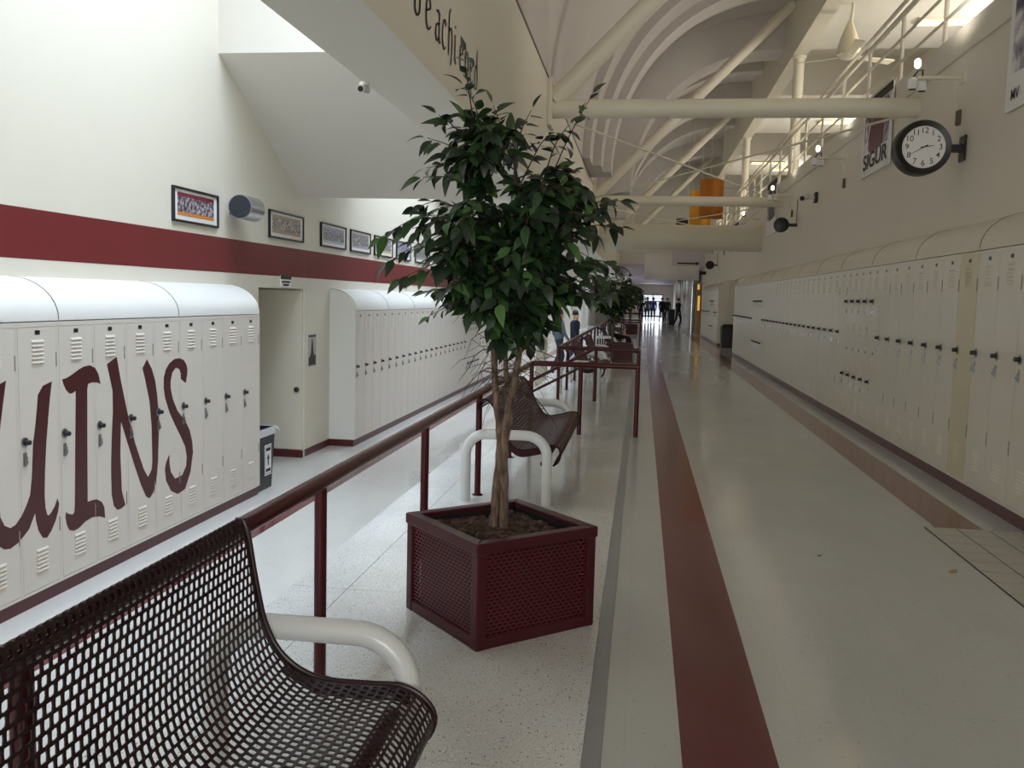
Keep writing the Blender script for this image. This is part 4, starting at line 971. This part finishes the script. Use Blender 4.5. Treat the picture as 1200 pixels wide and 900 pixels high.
banner(21.4, 23.0, 3.1, 4.4, 'narrow printed banner beyond the second tie pipe', 'figA', None, printmat('banner photo', (64, 62, 70), (150, 148, 150), (220, 218, 220), 4, 5), None)
banner(29.5, 31, 3.1, 4.1, 'small pale printed banner past the round duct', 'figA', None, printmat('banner photo', (150, 146, 150), (190, 186, 190), (220, 218, 220), 4, 6), None)
# ceiling fan over the walkway
t = thing('ceiling_fan', 'white ceiling fan with bell motor hanging over the upper walkway', 'fan', (3.55, 17.6, 6.02))
MB().tube([(0, 0, .40), (.10, -.02, 1.9)], .03, 10).build('down_rod', 'steel', t, smooth=True)
MB().lathe([(.04, .62), (.09, .50), (.16, .30), (.21, .10), (.21, .02), (.12, -.04), (.05, -.06)], n=24).build('motor_bell', 'steel', t, smooth=True)
for k in range(3):
    a = k * 2 * PI / 3 + .5; c, s = math.cos(a), math.sin(a)
    def F(u, v, z): return (c * u - s * v, s * u + c * v, z)
    MB().add([F(.12, -.05, .0), F(1.0, -.085, .02), F(1.0, .085, -.02), F(.12, .05, -.02), F(.12, -.05, .014), F(1.0, -.085, .034), F(1.0, .085, -.006), F(.12, .05, -.006)], [(3, 2, 1, 0), (4, 5, 6, 7), (0, 1, 5, 4), (1, 2, 6, 5), (2, 3, 7, 6), (3, 0, 4, 7)]).build('blade', 'steel', t)
# banners hung below the vault
def hung(x0, x1, y, z0, z1, mat, label, cat='banner', wav=.04):
    b = MB(); n = 12; vs = []
    for i in range(n + 1):
        u = i / n
        for z in (z0, (z0 + z1) / 2, z1): vs.append((x0 + (x1 - x0) * u, y + wav * math.sin(u * 9) * (1 if z < z1 else .2), z))
    b.add(vs, [(i * 3 + j, i * 3 + 3 + j, i * 3 + 4 + j, i * 3 + 1 + j) for i in range(n) for j in range(2)])
    t = thing('cloth_banner', label, cat, ((x0 + x1) / 2, y, z0))
    o = b.build('cloth', mat, t, (-(x0 + x1) / 2, -y, -z0), smooth=True); s = o.modifiers.new('thickness', 'SOLIDIFY'); s.thickness = .004
    for xx in (x0 + .05, x1 - .05):
        top = 4.03 + 4.07 * math.sin(math.acos(min(1, max(0, ((3.0 - xx) / 4.17)) ** (1 / .9)))) ** .95
        MB().tube([(xx - (x0 + x1) / 2, 0, z1 - z0 - .01), (xx - (x0 + x1) / 2, 0, top - z0)], .005, 5).build('hanger_wire', 'steel', t)
    return t
hung(1.55, 2.22, 27.0, 3.9, 5.05, 'orange', 'orange cloth banner hanging under the vault'); hung(1.35, 2.0, 28.5, 3.35, 4.9, 'yellow', 'golden yellow cloth banner partly behind the orange one'); hung(.98, 1.35, 29.2, 3.3, 4.1, 'darkred', 'dark maroon cloth banner beside the golden one')
hung(.05, 2.2, 36.5, 2.35, 3.35, 'cloth', 'large plain white sheet hanging across the corridor', 'sheet', .12)
t = thing('hanging_sign', 'pale hanging sign with a black arrow in front of the white sheet', 'sign', (1.72, 35.6, 2.86))
MB().box(-.62, .62, -.015, .015, 0, .62).build('panel', paint('pale lilac sign', (196, 188, 194), .6), t)
MB().box(-.42, .30, -.02, -.015, .08, .14).build('arrow_shaft', 'text', t); MB().prism([(.28, .04), (.44, .11), (.28, .18)], lambda u, v: (u, -.02, v), lambda u, v: (u, -.015, v)).build('arrow_head', 'text', t)
for x in (-.5, .5): MB().tube([(x, 0, .62), (x, 0, 1.2)], .006, 6).build('hanger_wire', 'dark', t)
# far end fittings
for x, y, lab in ((2.55, 47.5, 'stainless steel clad column nearer of the pair by the far lockers'), (2.52, 57.0, 'stainless steel clad column farther of the pair')):
    tag(MB().lathe([(.55, 0), (.55, .12), (.46, .14), (.46, 3.0), (.5, 3.02), (.5, 3.1)], (x, y, 0), 28).build('steel_column', 'pole', smooth=True), lab, 'column')
t = thing('lit_sign', 'amber lit vertical sign beside the steel column', 'sign', (2.72, 44.4, 0))
MB().box(-.12, .12, -.08, .08, 0, 2.45).build('case', 'gold', t); MB().box(-.06, .04, -.09, -.08, 1.1, 1.8).build('tube', 'amber', t); MB().box(-.09, -.0, -.09, -.08, 2.1, 2.35).build('tube', 'amber', t)
tag(MB().box(2.55, 2.95, 43.6, 43.64, 2.80, 2.95).build('exit_sign', 'darkred'), 'small dark red sign box over the amber sign', 'sign')
t = thing('waste_bin', 'black square bin standing in the niche between the right-hand locker banks', 'bin', (2.88, 30.9, 0)); frust(MB(), .20, .20, .23, .23, 0, .66).build('bin_body', 'black', t); frust(MB(), .24, .24, .15, .15, .66, .78).build('bin_lid', 'black', t)
t = thing('waste_bin', 'black bin by the farther steel column', 'bin', (2.1, 60, 0)); frust(MB(), .3, .3, .33, .33, 0, .9).build('bin_body', 'black', t); frust(MB(), .33, .33, .3, .3, .9, 1.0).build('bin_lid', 'black', t)

# ------------------------------------------------------------------ people
SK = paint('skin', (196, 150, 122), .5, var=.06)
def person(name_label, loc, rz, cloth, legs, hair, pose='walk', height=1.72, ph=1):
    J = {}
    if pose == 'walk':
        s = .17 * ph
        J = dict(pel=(0, 0, .95), spi=(0, .01, 1.15), che=(0, .0, 1.36), nec=(0, -.01, 1.50), hd0=(0, -.02, 1.58), hd1=(0, -.03, 1.70),
                 hl=(.10, 0, .90), kl=(.11, -s, .50), al=(.11, -s * .4 + .05, .09), tl=(.12, -s * .4 - .10, .035), hr=(-.10, 0, .90), kr=(-.11, s * .3, .49), ar=(-.11, s * 1.5, .12), tr=(-.12, s * 1.5 - .12, .04),
                 sl=(.19, 0, 1.43), el=(.225, s * .6, 1.14), wl=(.215, s * .2 - .08, .90), fl=(.21, s * .2 - .11, .80), sr=(-.19, 0, 1.43), er=(-.225, -s * .4, 1.14), wr=(-.215, -s - .05, .92), fr=(-.21, -s - .09, .83))
    else:   # sitting on a seat 0.40 m high, facing -Y local, legs forward
        J = dict(pel=(0, 0, .50), spi=(0, .03, .70), che=(0, .02, .92), nec=(0, -.02, 1.06), hd0=(0, -.06, 1.13), hd1=(0, -.10, 1.24),
                 hl=(.10, -.05, .49), kl=(.13, -.46, .50), al=(.13, -.62, .10), tl=(.13, -.76, .04), hr=(-.10, -.05, .49), kr=(-.12, -.44, .50), ar=(-.12, -.50, .09), tr=(-.12, -.64, .04),
                 sl=(.19, .0, .99), el=(.25, -.06, .72), wl=(.16, -.30, .60), fl=(.10, -.38, .58), sr=(-.19, 0, .99), er=(-.25, -.08, .72), wr=(-.14, -.30, .60), fr=(-.08, -.38, .58))
    R = dict(pel=.145, spi=.13, che=.155, nec=.06, hd0=.085, hd1=.085, hl=.095, kl=.062, al=.045, tl=.04, hr=.095, kr=.062, ar=.045, tr=.04, sl=.07, el=.05, wl=.036, fl=.03, sr=.07, er=.05, wr=.036, fr=.03)
    E_ = [('pel', 'spi'), ('spi', 'che'), ('che', 'nec'), ('nec', 'hd0'), ('hd0', 'hd1'), ('pel', 'hl'), ('hl', 'kl'), ('kl', 'al'), ('al', 'tl'), ('pel', 'hr'), ('hr', 'kr'), ('kr', 'ar'), ('ar', 'tr'), ('che', 'sl'), ('sl', 'el'), ('el', 'wl'), ('wl', 'fl'), ('che', 'sr'), ('sr', 'er'), ('er', 'wr'), ('wr', 'fr')]
    names = list(J); me = bpy.data.meshes.new('body'); me.from_pydata([J[n] for n in names], [(names.index(a), names.index(b)) for a, b in E_], [])
    o = bpy.data.objects.new('tmp', me); COL.objects.link(o)
    sm = o.modifiers.new('skin', 'SKIN'); o.modifiers.new('sub', 'SUBSURF').levels = 2
    for i, n in enumerate(names):
        d = me.skin_vertices[0].data[i]; d.radius = (R[n], R[n]); d.use_root = (n == 'pel')
    dg = bpy.context.evaluated_depsgraph_get(); dg.update(); b = bpy.data.meshes.new_from_object(o.evaluated_get(dg)); bpy.data.objects.remove(o)
    b.name = 'body'; b.materials.clear()
    for mm in (SK, cloth, legs, M['black']): b.materials.append(mm)
    hz, nz = J['pel'][2], J['nec'][2]
    for p in b.polygons:
        c = p.center; nearw = min((Vector(J['fl']) - c).length, (Vector(J['fr']) - c).length)
        foot = min((Vector(J['tl']) - c).length, (Vector(J['tr']) - c).length) < .12
        leg = (c.z < hz + .02) if pose == 'walk' else (c.z < .60 and c.y < -.04 or c.z < .5)
        p.material_index = 0 if (c.z > nz + .01 or nearw < .10) else (3 if foot else (2 if leg else 1))
    b.shade_smooth()
    t = thing('person', name_label, 'person', loc, rz); t.scale = (height / 1.74,) * 3
    put('body', b, t)
    hv = Vector(J['hd1']); hb = MB()
    pr = [(.015, .105), (.06, .085), (.088, .04), (.094, -.01), (.088, -.05)]
    hb.lathe([(r_, z_) for r_, z_ in pr], (hv.x, hv.y + .032, hv.z), 14); put('hair', hb.mesh('hair', hair, True), t)
    fc = MB(); nx = hv.y - .085
    fc.add([(-.012, nx + .012, hv.z - .045), (.012, nx + .012, hv.z - .045), (0, nx - .014, hv.z - .045), (0, nx + .008, hv.z + .0)], [(0, 1, 2), (0, 2, 3), (2, 1, 3)]); put('nose', fc.mesh('nose', SK), t)
    return t
cl = lambda n, c: paint(n, c, .8, var=.1, scale=8)
black_c, navy, grey, blue, jean, olive = cl('black cloth', (26, 26, 30)), cl('navy cloth', (28, 32, 52)), cl('grey cloth', (104, 112, 124)), cl('bright blue cloth', (30, 72, 170)), cl('denim', (44, 50, 70)), cl('olive grey cloth', (96, 100, 92))
hairb = paint('dark hair', (26, 20, 18), .6); hairl = paint('brown hair', (74, 52, 38), .6)
person('person in bright blue jacket walking at the far end', (.83, 66, 0), PI, blue, jean, hairb)
person('person in olive top and dark trousers walking beside the blue jacket', (.40, 64, 0), 0, olive, jean, hairl, ph=-1)
person('person in black beside the far guard rail', (-.02, 60, 0), 0, black_c, black_c, hairb, height=1.62)
person('person in black carrying a dark bag past the white sheet', (1.42, 64, 0), .2, black_c, black_c, hairb)
person('person in dark jacket following near the steel columns', (1.86, 67, 0), 0, navy, black_c, hairb, ph=-1)
person('person in black striding beside the farther steel column', (2.1, 53, 0), .9, black_c, black_c, hairb, height=1.66)
person('person in black trousers and olive top seated on the far bench', (-.80, 25.2, .0), PI / 2, olive, black_c, hairl, 'sit')
person('person in navy coat standing in the lower corridor behind the rail', (-1.98, 27.5, ZL), 1.2, navy, jean, hairb, height=1.80)
person('person in grey top standing in the lower corridor near the pillar', (-2.32, 26.0, ZL), 2.0, grey, jean, hairl, height=1.84)
tag(MB().lathe([(.16, 0), (.16, .1), (.14, .12), (.14, 3.36)], (-2.45, 22.6, ZL), 20).build('round_pillar', 'steel', smooth=True), 'slim cream pillar in the lower corridor beyond the long locker bank', 'pillar')
# litter on the floor
tag(MB().add([(0, 0, .001), (.03, .007, .004), (.042, .03, .012), (.012, .036, .008), (-.012, .018, .003), (0, 0, .003), (.03, .007, .007), (.042, .03, .015), (.012, .036, .011), (-.012, .018, .006)], [(4, 3, 2, 1, 0), (5, 6, 7, 8, 9), (0, 1, 6, 5), (1, 2, 7, 6), (2, 3, 8, 7), (3, 4, 9, 8), (4, 0, 5, 9)]).build('fallen_leaf', paint('dry leaf', (150, 128, 104), .8), None, (1.785, 5.26, 0)), 'small dry curled leaf on the grey floor by the tile patch', 'leaf')
tag(MB().add([(0, 0, .001), (.02, .005, .004), (.03, .02, .006), (.005, .015, .003), (0, 0, .003), (.02, .005, .006), (.03, .02, .008), (.005, .015, .005)], [(3, 2, 1, 0), (4, 5, 6, 7), (0, 1, 5, 4), (1, 2, 6, 5), (2, 3, 7, 6), (3, 0, 4, 7)]).build('litter_scrap', 'text', None, (1.09, 5.43, 0)), 'tiny dark scrap on the grey floor', 'litter')
